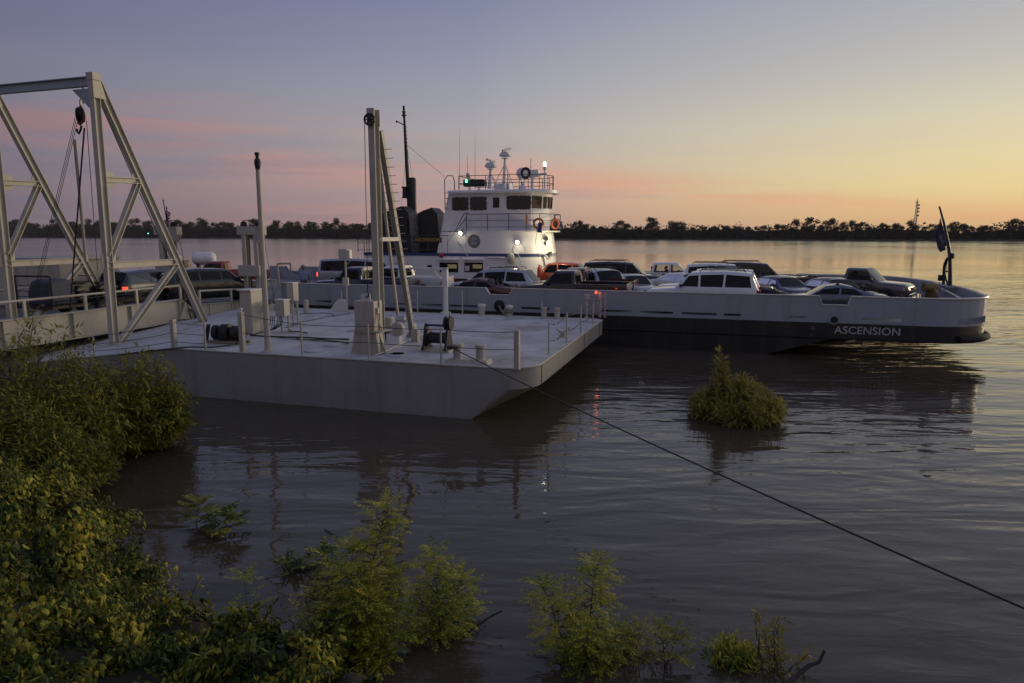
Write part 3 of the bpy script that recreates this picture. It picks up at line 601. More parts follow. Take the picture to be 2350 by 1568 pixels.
deckline('deck_pipe','pale pipe lying on the deck beside the mast ladder foot',[z3(1560,1420),z3(1740,1350),z3(1900,1265),z3(2060,1200)],.02,'edge')
deckline('deck_hose','sagging black line at the left end of the barge deck',[z2(1020,1135),z2(1300,1140),z2(1640,1130),z2(1850,1130),z2(2000,1115),z2(2110,1075)],.025)
# pump set with dark drums on timber skid
q=bp(z2(1960,1075)); q.y=max(q.y,1.0); t=bthing('pump_set','dark grimy pump set with round drums on a timber skid','pump',q); t.scale=(.72,)*3
b=MB(); b.box(-.9,1.1,-.3,-.1,0,.14); b.box(-.9,1.1,.25,.45,0,.14); b.build('skid',M['wood'],t,bevel=.02)
for x,r,l_ in ((-.62,.34,.3),(-.15,.40,.45),(.42,.34,.55)): b=MB(); b.lathe([(r*.6,0),(r,.03),(r,l_-.03),(r*.7,l_)],20,(x,.05,.5),(1,.15,0)); b.build('drum',M['dark'],t)
b=MB(); b.prism([(-.95,-.3,.1),(-.75,-.3,.1),(-.55,-.3,.9),(-.7,-.3,.9)],(0,.08,0)); b.build('frame',M['dark'],t)
# ---------------- gantry of two A-frames and a cross beam
fA=bp((265,800),1.2); fD=bp((465,735),1.62); xA=fA.x; yV=fA.y; xA2=B.pl(24,690,yV).x
gan=thing('lift_gantry','tall grey steel A-frame gantry with cross beam over the vehicle ramp','gantry',B.w(xA,yV,0),B.yaw)
pA=lambda x,y: (lambda q: Vector((0,q.y-yV,q.z)))(B.plx(x,y,xA))
top=pA(214,180); top.y=max(top.y,-.4)
members=[('leg',(264,803),(214,178),.28),('diagonal_leg',(468,740),(221,186),.28),('brace',(240,412),(318,416),.2),('brace',(316,420),(252,590),.2),('brace',(250,609),(404,601),.24),('brace',(404,606),(269,795),.22)]
zA=pA(214,178).z
for k,dx in enumerate((0,xA2-xA)):
    for nm,a,c,w in members:
        p=pA(*a); q=pA(*c); b=MB(); off=Vector((dx,0,0)); b.hbeam(p+off,q+off,w,.21,.025,(0,1,0)); b.build(nm,M['steel'],gan,smooth=25)
    for gp in ((318,416),(246,412),(404,603),(250,600)):
        g_=pA(*gp); b=MB(); b.box(dx-.018,dx+.018,g_.y-.3,g_.y+.3,g_.z-.28,g_.z+.28); b.build('gusset_plate',M['steel'],gan,bevel=.004)
    q=pA(468,740); b=MB(); b.box(dx-.3,dx+.3,q.y-.35,q.y+.35,.7,q.z+.05); b.build('footing',M['steel'],gan,smooth=25)
    q=pA(264,803); b=MB(); b.box(dx-.3,dx+.3,q.y-.3,q.y+.3,.6,q.z+.05); b.build('footing',M['steel'],gan,smooth=25)
    b=MB(); tp=pA(214,178); b.box(dx-.15,dx+.15,tp.y-.17,tp.y+.2,tp.z-.1,tp.z+.15); b.prism([(dx-.12,tp.y-.16,tp.z-.7),(dx-.12,tp.y+.36,tp.z-.7),(dx-.12,tp.y+.16,tp.z),(dx-.12,tp.y-.15,tp.z)],(.24,0,0)); b.build('head_plate',M['steel'],gan,smooth=25)
b=MB(); tp=pA(214,178); b.hbeam((.1,tp.y,tp.z-.12),(xA2-xA-1.2,tp.y,tp.z-.16),.32,.22,.03,(0,0,1)); b.prism([(-.2,tp.y-.02,tp.z-.36),(-1.0,tp.y-.02,tp.z-.36),(-.2,tp.y-.02,tp.z-1.1)],(0,.04,0)); b.build('cross_beam',M['fgrey'],gan,smooth=25)
# hoist block hung from the beam
bq=B.pl(*za(700,480),yV+tp.y); blk=bthing('hoist_block','rusty hoist block hanging by a shackle under the gantry beam','hoist block',(bq.x,bq.y),z=bq.z); blk.scale=(.75,)*3
b=MB(); b.lathe([(.12,-.14),(.34,-.12),(.36,-.05),(.28,0),(.36,.05),(.34,.12),(.12,.14)],20,(0,0,0),(.8,.5,0)); b.build('sheave',M['dark'],blk)
b=MB(); b.prism([(.16,-.1,.42),(.30,-.1,.1),(.28,-.1,-.28),(.0,-.1,-.5),(-.12,-.1,-.4),(-.05,-.1,.3)],(0,.07,0)); b.build('cheek_plate',M['rust'],blk)
b=MB(); b.tube([(.05,0,.35),(.03,0,.65),(.18,0,.8),(.25,0,.5)],.035,6); b.tube([(.14,0,.72),(.18,.05,1.0),(.3,.05,1.1),(.3,0,.78)],.035,6); b.tube([(.25,.05,1.0),(.35,0,1.5)],.05,6); b.build('shackle',M['steel'],blk)
b=MB(); b.tube([(.0,0,-.5),(-.08,0,-.7),(-.2,0,-.85),(-.3,0,-.75),(-.28,0,-.62)],.05,6); b.build('hook',M['dark'],blk)
hw=B.w(bq.x,bq.y,bq.z)
b=MB()
for k in range(3): b.tube([hw+Vector((-.2+.05*k,0,-.1-.03*k)),B.w(xA2+.3+.09*k,yV+.3,1.9)],.010,5)
b.tube([hw+Vector((.1,0,-.45)),B.w(xA2+1.5,yV+1.2,2.2)],.028,6)
prop(b.build('hoist_cables',M['cable'],None),'bundle of hoist wires slanting down left from the gantry block','cable')
b=MB(); q=B.pl(*z2(748,360),yV+1.2); b.tube([hw+Vector((-.3,0,-.85)),B.w(q.x,q.y,q.z)],.055,8); prop(b.build('lift_rod',M['steel'],None),'straight grey lift rod hanging from the hook of the gantry block','rod')
b=MB(); q=B.pl(*z2(850,440),yV+1.2); b.tube([hw+Vector((.2,0,-.2)),B.w(q.x,q.y,q.z)],.012,5); prop(b.build('thin_wire',M['cable'],None),'single thin wire hanging straight from the gantry block','cable')
# ---------------- vehicle ramp
xg=bp((422,687),2.4).x; zT=2.4; zB=1.42; y0,y1=-14.0,bp((422,687),2.4).y
rmp=thing('vehicle_ramp','grey plate-girder vehicle ramp with pipe handrails leading to the ferry','ramp',B.w(xg,0,0),B.yaw)
RW=5.4
def girder(x,name='girder'):
    b=MB(); b.box(x-.02,x+.02,y0,y1,zB,zT); b.box(x-.16,x+.16,y0,y1,zB-.03,zB); b.box(x-.16,x+.16,y0,y1,zT,zT+.03)
    for k in range(9):
        y=y0+.4+k*(y1-y0-.8)/8; b.box(x-.14,x+.14,y-.015,y+.015,zB,zT)
    b.build(name,M['steel'],rmp,smooth=25)
girder(0); girder(-RW)
b=MB(); b.box(-RW+.02,-.02,y0,y1,1.85,1.97); b.build('roadway',M['fdeck'],rmp,smooth=0)
def handrail(x,ya,yb,zA_,zB_,n,name='handrail'):
    b=MB()
    b.tube([(x,ya,zA_+.62),(x,yb,zB_+.62)],.045,8)
    for k in range(n+1):
        f=k/n; y=ya+(yb-ya)*f; z=zA_+(zB_-zA_)*f; b.box(x-.04,x+.04,y-.05,y+.05,z,z+.62)
    b.build(name,M['steel'],rmp,smooth=25)
handrail(0,-9,y1-.2,zT+.03,zT+.03,7); handrail(-RW,-9,y1-.2,zT+.03,zT+.03,7)
b=MB(); b.prism([(.05,y1-.5,zB+.1),(.05,y1-.1,zT-.1),(.05,y1+.5,zB+.35),(.05,y1+.4,zB)],(.12,0,0)); b.tube([(-RW,y1+.2,zB+.2),(.2,y1+.2,zB+.2)],.12,10); b.build('hinge',M['steel'],rmp)
b=MB(); st=B.w(xA+.1,yV,0); b.tube([Vector((xA-xg,pA(214,178).y+yV,zA-.4)),(.3,y1-.3,zT+.3),(.2,y1+.25,zB-.2)],.02,6); b.tube([(.3,y1-.3,zT+.3),(.3,y1-.3,zT)],.07,6); b.build('stay_chain',M['cable'],rmp)
ya,yb=y1+.35,BW+1.9; za_,zb2=2.12,1.92
for x in (.45,-RW):
    b=MB(); b.prism([(x,ya,za_),(x,yb,zb2),(x,yb,zb2-.62),(x,ya,za_-.85)],(.05,0,0)); b.prism([(x-.1,ya,za_),(x-.1,yb,zb2),(x-.1,yb,zb2+.03),(x-.1,ya,za_+.03)],(.25,0,0))
    for k in (.15,.5,.85): y=ya+(yb-ya)*k; z=za_+(zb2-za_)*k; b.box(x-.02,x+.12,y-.02,y+.02,z-.66,z)
    b.build('apron_girder',M['steel'],rmp,smooth=25)
b=MB(); b.prism([(-RW+.05,ya-.3,1.95),(-RW+.05,yb+.5,1.84),(-RW+.05,yb+.5,1.76),(-RW+.05,ya-.3,1.87)],(RW+.4,0,0)); b.build('apron_plate',M['fdeck'],rmp,smooth=0)
handrail(.5,ya+.1,yb-.05,za_+.03,zb2+.03,2,'apron_handrail'); handrail(-RW,ya+.1,yb-.05,za_+.03,zb2+.03,2,'apron_handrail')
# lift towers at the ferry end of the ramp
def tower(px_,yl,ptop,label,flagged=False):
    q=B.pl(px_,700,yl); zt=zat(B.w(q.x,yl),ptop)-.9
    t=thing('lift_tower',label,'lift tower',B.w(q.x,yl,.9),B.yaw,'apron lift towers')
    for x in (-.42,.3):
        b=MB(); b.hbeam((x,0,0),(x,0,zt-.3),.3,.22,.03,(0,1,0)); b.build('column',M['steel'],t,smooth=25)
    b=MB(); b.box(-.75,.75,-.2,.2,zt-.5,zt-.08); b.prism([(.45,-.2,zt-.5),(.75,-.2,zt-.5),(.45,-.2,zt-.9)],(0,.4,0)); b.build('head_beam',M['steel'],t,smooth=25)
    b=MB(); b.box(-.66,.62,-.4,-.17,zt-2.6,zt-2.05); b.build('guide_block',M['steel'],t,bevel=.01)
    b=MB()
    for x in (-.45,.45): b.lathe([(.05,-.05),(.16,-.05),(.12,0),(.16,.05),(.05,.05)],14,(x,0,zt+.02),(0,1,0))
    b.tube([(-.6,0,zt-.05),(-.45,0,zt+.22),(.45,0,zt+.24),(.6,0,zt-.05)],.02,6); b.build('sheaves',M['dark'],t)
    b=MB(); b.tube([(-.1,-.1,zt-.4),(-.1,-.1,.8)],.03,6); b.tube([(.7,0,zt-.5),(.95,.3,.9)],.012,5); b.build('chain',M['cable'],t)
    return t,q,zt+.9
t1,_,_=tower(587,BW+.9,516,'lift tower with pulleys at the ferry end of the ramp, beside the bare pole')
t2,q2,zt2=tower(398,BW+.9,517,'lift tower behind the gantry leg with a striped flag above it')
# striped national flag, hanging limp
fl=thing('flag_staff','thin staff on the lift tower behind the gantry leg','flagpole',B.w(B.pl(384,500,BW+.95).x,BW+.95,zt2-.3),B.yaw)
zt_=B.pl(374,460,BW+.95).z-zt2+.3
b=MB(); b.tube([(0,0,0),(-.18,0,zt_)],.025,6); b.lathe([(0,-.05),(.05,0),(0,.05)],8,(-.18,0,zt_)); b.build('staff',M['dark'],fl)
def limp_flag(name,w0,h0,cellmat,mats,n=13,m_=26,parent=None,fold=.12,lean=0.0,taper=.6):
    b=MB()
    for j in range(m_+1):
        v=j/m_
        for i in range(n+1):
            u=i/n; ww=w0*(.55+.45*v*taper*2 if v<.5 else .55+.45*taper)*(1-.25*v)
            x=u*ww*.55+fold*.5*math.sin(u*9+v*2)*u; y=fold*math.sin(u*11+v*3)*u; z=-v*h0-u*h0*.42
            b.v.append((x+lean*v,y,z))
    for j in range(m_):
        for i in range(n):
            b.cur=cellmat((i+.5)/n,(j+.5)/m_); b.face((j*(n+1)+i,j*(n+1)+i+1,(j+1)*(n+1)+i+1,(j+1)*(n+1)+i))
    b2=b; o=b2.build(name,mats,parent,smooth=80,fix=False); s_=o.modifiers.new('s','SOLIDIFY'); s_.thickness=.006; return o
M['fred']=mat('flag red cloth',(.36,.05,.06),.85,var=.08); M['fwhite']=mat('flag white cloth',(.55,.52,.52),.85,var=.05); M['fblue']=mat('flag blue cloth',(.03,.035,.11),.85,var=.1)
def usc(u,v):
    if v<.54 and u<.45:
        return 1 if (int(u*22)%3==1 and int(v*26)%3==1) else 2
    return 0 if int(v*13)%2==0 else 1
o=limp_flag('striped_flag',1.0,1.15,usc,[M['fred'],M['fwhite'],M['fblue']],n=22,m_=39); qf=B.pl(381,472,BW+.95); o.location=B.w(qf.x,BW+.95,qf.z); o.rotation_euler=(0,R(8),R(-25)); prop(o,'limp red and white striped flag with blue starred canton','flag')
# beige shed behind the ramp
q=B.pl(95,650,6.5); sx0=B.pl(34,650,6.5).x; sx1=B.pl(140,650,6.5).x; zs=bh((q.x,6.5),592)
t=thing('equipment_shed','beige panelled metal shed behind the ramp railing at far left','shed',B.w((sx0+sx1)/2,6.5,dz(sx0,6.5)),B.yaw); hw_=(sx1-sx0)/2; hh=zs-dz(sx0,6.5)
b=MB(); b.box(-hw_-1.2,hw_,0,3.2,0,hh-.12)
for k in range(7): x=-hw_-1.2+k*(2*hw_+1.2)/6; b.box(x-.03,x+.03,-.02,0,0,hh-.14)
b.build('wall',M['beige'],t,smooth=25)
b=MB(); b.box(-hw_-1.3,hw_+.1,-.1,3.3,hh-.12,hh); b.build('roof',M['beige'],t,bevel=.02)
# ---------------------------------------------------------------- ferry
ZB=2.85; FD=1.75; CZ=FD+.12
F=Frame(gz(1230,664.3,ZB)[:2],R(-17.3)); FW=F.hz(752,613.2,ZB).y
XE=F.hz(2268,686,ZB).x+.35; XL=-27.0; XG=F.pl(647,700,0).x
ferry=thing('car_ferry','long low grey and black car ferry with a white wheelhouse and a full vehicle deck','ferry',F.w(0,0,0),F.yaw)
def fpart(b,name,m,par=None,**k): return b.build(name,m,par or ferry,**k)
bow=[(XE-2.3+2.3*math.sin(a*PI/16),2.3-2.3*math.cos(a*PI/16)) for a in range(9)]
pB=F.hz(2114,644,ZB); pC=F.hz(2038,636.6,ZB)
cr=[(XE,2.3),(XE+.35,5.5),(XE+.35,9.2),(pB.x,min(pB.y,FW-2.8)),(pC.x,FW-.9),(pC.x-2.6,FW-.1),(pC.x-5,FW)]
def smooth(pts,n=5):
    out=[]
    for i in range(len(pts)-1):
        p0=Vector(pts[max(i-1,0)]);p1=Vector(pts[i]);p2=Vector(pts[i+1]);p3=Vector(pts[min(i+2,len(pts)-1)])
        for k in range(n):
            t=k/n; out.append(tuple(.5*((2*p1)+(-p0+p2)*t+(2*p0-5*p1+4*p2-p3)*t*t+(-p0+3*p1-3*p2+p3)*t**3)))
    out.append(tuple(pts[-1])); return out
bow+=smooth(cr)[1:]
xf0=bow[-1][0]
# hull
hx=[XE-2.3,14.5,13,11.5,10,8.5,7,4,0,-6,-12,-20,XL]
full=bow+[(x,FW) for x in (12,9,6,0,-8,-16,XL) if x<xf0-.3]+[(XL,0)]+[(x,0) for x in hx[::-1][1:]]
def zbot(x): return 1.16 if x>13.2 else (max(-.9,1.16-(13.2-x)*.30))
hb=MB(); top=[(x,y,FD) for x,y in full]; mid=[(x,y,1.42 if x>9 else 1.3) for x,y in full]
cx_,cy_=0,FW/2
mid=[(x,y,1.45) for x,y in full]; low=[(x-.02*(1 if x>0 else -1),y,max(zbot(x),-.9)) for x,y in full]; keel=[(x*.9,cy_+(y-cy_)*.9,max(zbot(x*.9)-.05,-1.0)) for x,y in full]
hb.loft([keel,low,mid,top],caps=False); hb.face([i for i in range(len(full))][::-1]); fpart(hb,'hull',M['black'],smooth=30)
dk=MB(); dk.poly([(x,y,CZ) for x,y in full]); fpart(dk,'car_deck',M['fdeck'],smooth=0)
rb=MB(); rb.tube([(x,y-.01 if y<.2 else y,1.12) for x,y in [(-12,0),(-6,0),(0,0),(7,0),(12,0)]+bow],.06,8); fpart(rb,'rubbing_strake',M['rubber'])
fe=MB(); fe.tube([(x+(.12 if y>.3 else .0),y-.06 if y<1 else y,1.24) for x,y in bow[2:-8]],.14,10); fpart(fe,'bow_fender',M['rubber'])
# near bulwark with notches and freeing ports
px2x=lambda p,y=0: F.pl(*p,y).x
nA=[px2x(r3(*p)) for p in ((1645,380),(1682,445),(1866,450),(1905,388))]; nB=[px2x(zb(*p)) for p in ((680,405),(705,467),(915,470),(945,412))]
zN=F.pl(*r3(1770,448),0).z; zN2=F.pl(*zb(810,469),0).z
S0,S1=FD+.14,FD+.25
up=[(XG,0,S1),(XG,0,ZB),(nA[0],0,ZB),(nA[1],0,zN),(nA[2],0,zN),(nA[3],0,ZB),(nB[0],0,ZB),(nB[1],0,zN2),(nB[2],0,zN2),(nB[3],0,ZB),(XE-2.3,0,ZB),(XE-2.3,0,S1)]
w=MB(); w.prism(up,(0,.10,0))
slots=[(px2x(p),px2x(q)) for p,q in ((z3(150,870),z3(300,870)),(z3(950,865),z3(1110,865)),(r3(770,560),r3(1000,560)),(r3(1040,570),r3(1230,570)),(r3(1300,575),r3(1570,580)),(r3(1980,600),r3(2250,610)),(z1(690,700),z1(1005,700)),(z1(1085,705),z1(1440,705)),(z1(1530,720),z1(1895,720)),(z1(1970,735),z1(2145,735)),(zb(435,590),zb(575,595)),(zb(1025,625),zb(1355,635)))]
xprev=XG
for a,c in slots+[(XE-2.3,XE-2.3)]:
    if a>xprev: w.box(xprev,a,0,.10,FD-.02,S1)
    w.box(a,c,0,.10,FD-.02,S0) if c>a else None
    xprev=c
fpart(w,'bulwark',M['fgrey'],smooth=20)
ex=MB(); 
path=[p for p in up[1:-1]]
for p,q in zip(path,path[1:]): ex.beam(Vector(p)+Vector((0,.05,.015)),Vector(q)+Vector((0,.05,.015)),.16,.035,(0,1,0))
ex.tube([(x,y,ZB+.015) for x,y in bow],.055,6); fpart(ex,'cap_rail',M['edge'])
def wallstrip(pts,z0,z1,th=.09):
    b=MB(); n=len(pts); ins=[]
    for i,p in enumerate(pts):
        d=Vector(pts[min(i+1,n-1)])-Vector(pts[max(i-1,0)]); nn=Vector((-d.y,d.x)).normalized()*th; ins.append((p[0]+nn.x,p[1]+nn.y))
    for i in range(n-1):
        a,c=pts[i],pts[i+1]; e,f=ins[i],ins[i+1]
        b.poly([(*a,z0),(*c,z0),(*c,z1),(*a,z1)]); b.poly([(*f,z0),(*e,z0),(*e,z1),(*f,z1)]); b.poly([(*a,z1),(*c,z1),(*f,z1),(*e,z1)]); b.poly([(*c,z0),(*a,z0),(*e,z0),(*f,z0)])
    for p,q in ((pts[0],ins[0]),(pts[-1],ins[-1])): b.poly([(*p,z0),(*q,z0),(*q,z1),(*p,z1)])
    return b
bw=wallstrip(bow,FD+.36,ZB)
def dense(pts,step=.25):
    o=[]
    for a,c in zip(pts,pts[1:]):
        a=Vector(a);c=Vector(c); n=max(1,int((c-a).length/step))
        o+=[tuple(a.lerp(c,k/n)) for k in range(n)]
    return o+[tuple(pts[-1])]
bd=dense(bow); nb=len(bd)
i=0; segs=[]
L0=MB()
arc=0; open_=False
def lowwall(pts,z0,z1):
    b=wallstrip(pts,z0,z1); off=len(bw.v); bw.v+=b.v; bw.f+=[tuple(k+off for k in f) for f in b.f]; bw.mi+=b.mi
lowwall(bd,FD-.02,FD+.1)
cum=[0]
for a,c in zip(bd,bd[1:]): cum.append(cum[-1]+(Vector(c)-Vector(a)).length)
for k in range(nb-1):
    if not (.6<cum[k]%3.2<2.6 and cum[k]<20): lowwall(bd[k:k+2],FD+.1,FD+.36)
    elif int(cum[k]/.5)!=int(cum[k+1]/.5):
        p=bd[k]; bw.box(p[0]-.02,p[0]+.02,p[1]-.02,p[1]+.02,FD+.1,FD+.36)
fpart(bw,'bow_bulwark',M['fgrey'],smooth=40)
# far bulwark with its notches
fn=[px2x(p,FW) for p in (zb(470,215),zb(490,253),zb(640,258),zb(665,215))]; fm=[px2x(p,FW) for p in (z3(660,487),z3(682,522),z3(770,522),z3(800,485))]
zq=ZB-.36
fw=MB(); fw.prism([(XL,FW,FD-.02),(XL,FW,ZB),(fm[0],FW,ZB),(fm[1],FW,zq),(fm[2],FW,zq),(fm[3],FW,ZB),(fn[0],FW,ZB),(fn[1],FW,zq),(fn[2],FW,zq),(fn[3],FW,ZB),(xf0,FW,ZB),(xf0,FW,FD-.02)],(0,-.1,0)); fpart(fw,'far_bulwark',M['fgrey'],smooth=20)
ex=MB(); pth=[(XL,ZB),(fm[0],ZB),(fm[1],zq),(fm[2],zq),(fm[3],ZB),(fn[0],ZB),(fn[1],zq),(fn[2],zq),(fn[3],ZB),(xf0,ZB)]
for p,q in zip(pth,pth[1:]): ex.beam((p[0],FW-.05,p[1]+.015),(q[0],FW-.05,q[1]+.015),.14,.035,(0,1,0))
fpart(ex,'far_cap_rail',M['edge'])
b=MB(); p=F.pl(*z3(660,487),FW-.12); b.prism([(fm[0],FW-.12,ZB-.02),(fm[1],FW-.12,zq),(fm[1]-.12,FW-.12,zq),(fm[0]-.12,FW-.12,ZB-.02)],(0,.012,0)); fpart(b,'yellow_notch_edge',M['yellow'],smooth=0)
for k in range(14):
    x=XL+1+k*3.1; st=MB(); st.prism([(x,FW-.32,FD),(x,FW-.1,FD),(x,FW-.1,ZB-.1),(x,FW-.16,ZB-.1)],(.06,0,0))
    if x<xf0: fpart(st,'bulwark_stay',M['fgrey'],smooth=20)
c=F.pl(*zb(1070,686),0); text('ASCENSION',.44,M['letter'],ferry,(c.x,-.014,c.z+.03),(PI/2,0,0),'name_lettering',bold=.006,space=1.05)
for s_,p in (('12',zb(622,655)),('11',zb(617,717))): c=F.pl(*p,0); text(s_,.17,M['letterdim'],ferry,(c.x,-.012,c.z),(PI/2,0,0),'draft_mark')
b=MB(); c=F.pl(*zb(800,588),0); b.lathe([(.15,-.03),(.19,-.03),(.19,.02),(.15,.02),(.15,-.03)],20,(c.x,0,c.z),(0,1,0)); fpart(b,'hawse_ring',M['fgrey']); b=MB(); b.lathe([(.0,-.012),(.15,-.012),(.15,.0),(0,0)],20,(c.x,0,c.z),(0,1,0)); fpart(b,'hawse_hole',M['dark'])
b=MB(); c=F.pl(*r3(1775,548),0); b.lathe([(.0,-.02),(.25,-.02),(.3,.01),(0,.01)],18,(c.x,0,c.z),(0,1,0)); fpart(b,'fairlead',M['dark'])
# mooring rope from the fairlead to the barge bollard
q=bp(r3(1940,627)); m0=MB(); a_=F.w(c.x,-.05,c.z); e_=B.w(q.x,BW-.35,DZ+.2); m0.tube([a_.lerp(e_,k/8)+Vector((0,0,-.22*4*(k/8)*(1-k/8))) for k in range(9)],.05,6); prop(m0.build('mooring_rope',M['wood'],None),'thick tan mooring rope from the ferry side down to a barge bollard','rope')
# ---- deckhouse
YD=12.0; YW=YD+.55; YF=YD+4.6
hp=lambda p,y=YD: F.pl(*p,y)
xl=hp((836,600)).x; xr=F.pl(*zw(1236,1400),YD+1.4).x; xr2=F.pl(*zw(1196,1040),YD+1.4).x
zS=hp(zw(600,1243)).z; zS2=hp(zw(600,1213)).z; zWk=hp(zw(600,990)).z; zR=F.pl(*zw(600,590),YW).z; zR2=F.pl(*zw(600,553),YW-.45).z
zDk=hp(zw(700,1480)).z
def rounded(xL,xR,y0,y1,r,n=10):
    yc=(y0+y1)/2; ry=(y1-y0)/2; pts=[(xL,y1),(xL,y0)]
    for k in range(n+1): a=-PI/2+PI*k/n; pts.append((xR-r+r*math.cos(a),yc+ry*math.sin(a)))
    return pts
house=MB(); o1=rounded(xl,xr,YD,YF,2.2); house.loft([[(x,y,FD) for x,y in o1],[(x,y,zS2) for x,y in o1]]); 
house=fpart(house,'deckhouse',M['white'],smooth=40)
b=MB(); o=rounded(xl-.01,xr+.015,YD-.015,YF+.015,2.2); b.loft([[(x,y,FD) for x,y in o],[(x,y,zDk) for x,y in o]]); fpart(b,'base_band',M['dark'],house,smooth=40)
xsl=lambda z,y=YD: hp(zw(45,1200),y).x+(hp(zw(168,600),y).x-hp(zw(45,1200),y).x)*(z-zS)/(zR-zS)
t2=MB(); t2.loft([[(x,y,z) for x,y in rounded(xsl(z),xr2+(xr-xr2)*(1 if z<zS2+.1 else .2),YD,YF,2.1)] for z in (zS2,zWk)]); upper=fpart(t2,'upper_house',M['white'],smooth=40)
b=MB(); o=rounded(xl-.02,xr+.03,YD-.03,YF+.03,2.2); b.loft([[(x,y,zS) for x,y in o],[(x,y,zS2) for x,y in o]],caps=True); fpart(b,'stripe',M['blue'],house,smooth=40)
# walkway
b=MB(); xw0=F.pl(*zw(330,990),YD).x; xw1=F.pl(*zw(1272,990),YD+1.4).x
o=rounded(xw0,xw1,YD-.02,YF+.3,2.0); b.loft([[(x,y,zWk-.02) for x,y in o],[(x,y,zWk+.08) for x,y in o]]); fpart(b,'walkway',M['white'],upper,smooth=40)
# wheelhouse
xq=F.pl(*zw(1022,690),YW).x; wx2=F.pl(*zw(1196,700),YW+1.6).x
YWf=YF-.3
def whout(z):
    g_=.22*(z-zWk)/(zR-zWk)
    return [(xsl(z,YW),YWf),(xsl(z,YW),YW),(xq,YW),(xq+(wx2-xq)*.62+g_*.6,YW+.75),(wx2+g_,YW+1.7),(wx2+g_,YWf-1.7),(xq+(wx2-xq)*.62+g_*.6,YWf-.75),(xq,YWf)]
b=MB(); b.loft([[(x,y,z) for x,y in whout(z)] for z in (zWk+.05,zR)]); wheel=fpart(b,'wheelhouse',M['white'],smooth=20)
def rrect(x0,x1,z0,z1,c):
    return [(x0+c,z0),(x1-c,z0),(x1,z0+c),(x1,z1-c),(x1-c,z1),(x0+c,z1),(x0,z1-c),(x0,z0+c)]
def window(u0,u1,v0,v1,y,par,c=.09,m='pane',frame='trim'):
    p=F.pl(*zw(u0,v1),y); q=F.pl(*zw(u1,v0),y); b=MB(); b.prism([(x,y-.02,z) for x,z in rrect(p.x,q.x,p.z,q.z,c)],(0,.03,0)); fr=fpart(b,'window',M[frame],par,smooth=0)
    b=MB(); b.prism([(x,y-.032,z) for x,z in rrect(p.x+.035,q.x-.035,p.z+.035,q.z-.035,c*.8)],(0,.02,0)); fpart(b,'pane',M[m],par,smooth=0)
    if c>.05:
        b=MB()
        for k in range(3):
            for z in (p.z,q.z): b.cbox((p.x+(q.x-p.x)*(.15+.35*k),y-.02,z),.06,.06,.07)
        for z in (.3,.7):
            for x in (p.x,q.x): b.cbox((x,y-.02,p.z+(q.z-p.z)*z),.07,.06,.06)
        fpart(b,'window_clips',M['white'],par,smooth=0)
window(208,378,630,772,YW,wheel); window(393,565,625,770,YW,wheel); window(629,695,634,742,YW,wheel,.03); window(768,1022,614,762,YW,wheel,.12)
b=MB(); p=F.pl(*zw(598,965),YW); q=F.pl(*zw(726,600),YW); b.prism([(x,YW-.012,z) for x,z in rrect(p.x,q.x,zWk+.06,q.z,.05)],(0,.012,0)); fpart(b,'door',M['white'],wheel,smooth=0)
for (a,c2),(f0,f1) in (((2,3),(.06,.94)),((3,4),(.10,.52)),((3,4),(.62,.94)),((4,5),(.06,.35)),((4,5),(.4,.6)),((4,5),(.65,.94))):
    lo,hi=whout(zWk+.05),whout(zR); zA_,zB_=zR-1.02,zR-.22
    def fp(f,z,off):
        k=(z-zWk-.05)/(zR-zWk-.05); A=Vector(lo[a]).lerp(Vector(hi[a]),k); C=Vector(lo[c2]).lerp(Vector(hi[c2]),k); p=A.lerp(C,f); d=(C-A).normalized(); return (p.x+d.y*off,p.y-d.x*off,z)
    b=MB(); qd=[fp(f0,zA_,.008),fp(f1,zA_,.008),fp(f1,zB_,.008),fp(f0,zB_,.008)]; d=Vector(fp(f0,zA_,.03))-Vector(fp(f0,zA_,.008)); b.prism(qd,d); fpart(b,'window',M['trim'],wheel,smooth=0)
    b=MB(); g_=.05; qd=[fp(f0+g_*.5,zA_+g_,.033),fp(f1-g_*.5,zA_+g_,.033),fp(f1-g_*.5,zB_-g_,.033),fp(f0+g_*.5,zB_-g_,.033)]; b.prism(qd,d*.3); fpart(b,'pane',M['pane'],wheel,smooth=0)
# roof
def roofo(e,z): 
    o=whout(zR); cx=(xsl(zR)+wx2)/2; cy=(YW+YWf)/2; xR_=F.pl(*zw(1280,603),YW+1.4).x
    return [(p[0],p[1],z) for p in ([(xsl(zR)-.1,YWf+e),(xsl(zR)-.1,YW-e)]+[(xq-.6+(xR_-xq+.6)*math.sin(k*PI/16),cy-(cy-YW+e)*math.cos(k*PI/16)) for k in range(0,17)])]
b=MB(); b.loft([roofo(.42,zR),roofo(.45,zR+.10),roofo(.30,zR2)]); roof=fpart(b,'wheelhouse_roof',M['white'],smooth=30)
def dtube(pts,r,m='rail',name='railing',par=None,y=YD): b=MB(); b.tube(pts,r,6); return fpart(b,name,M[m],par)
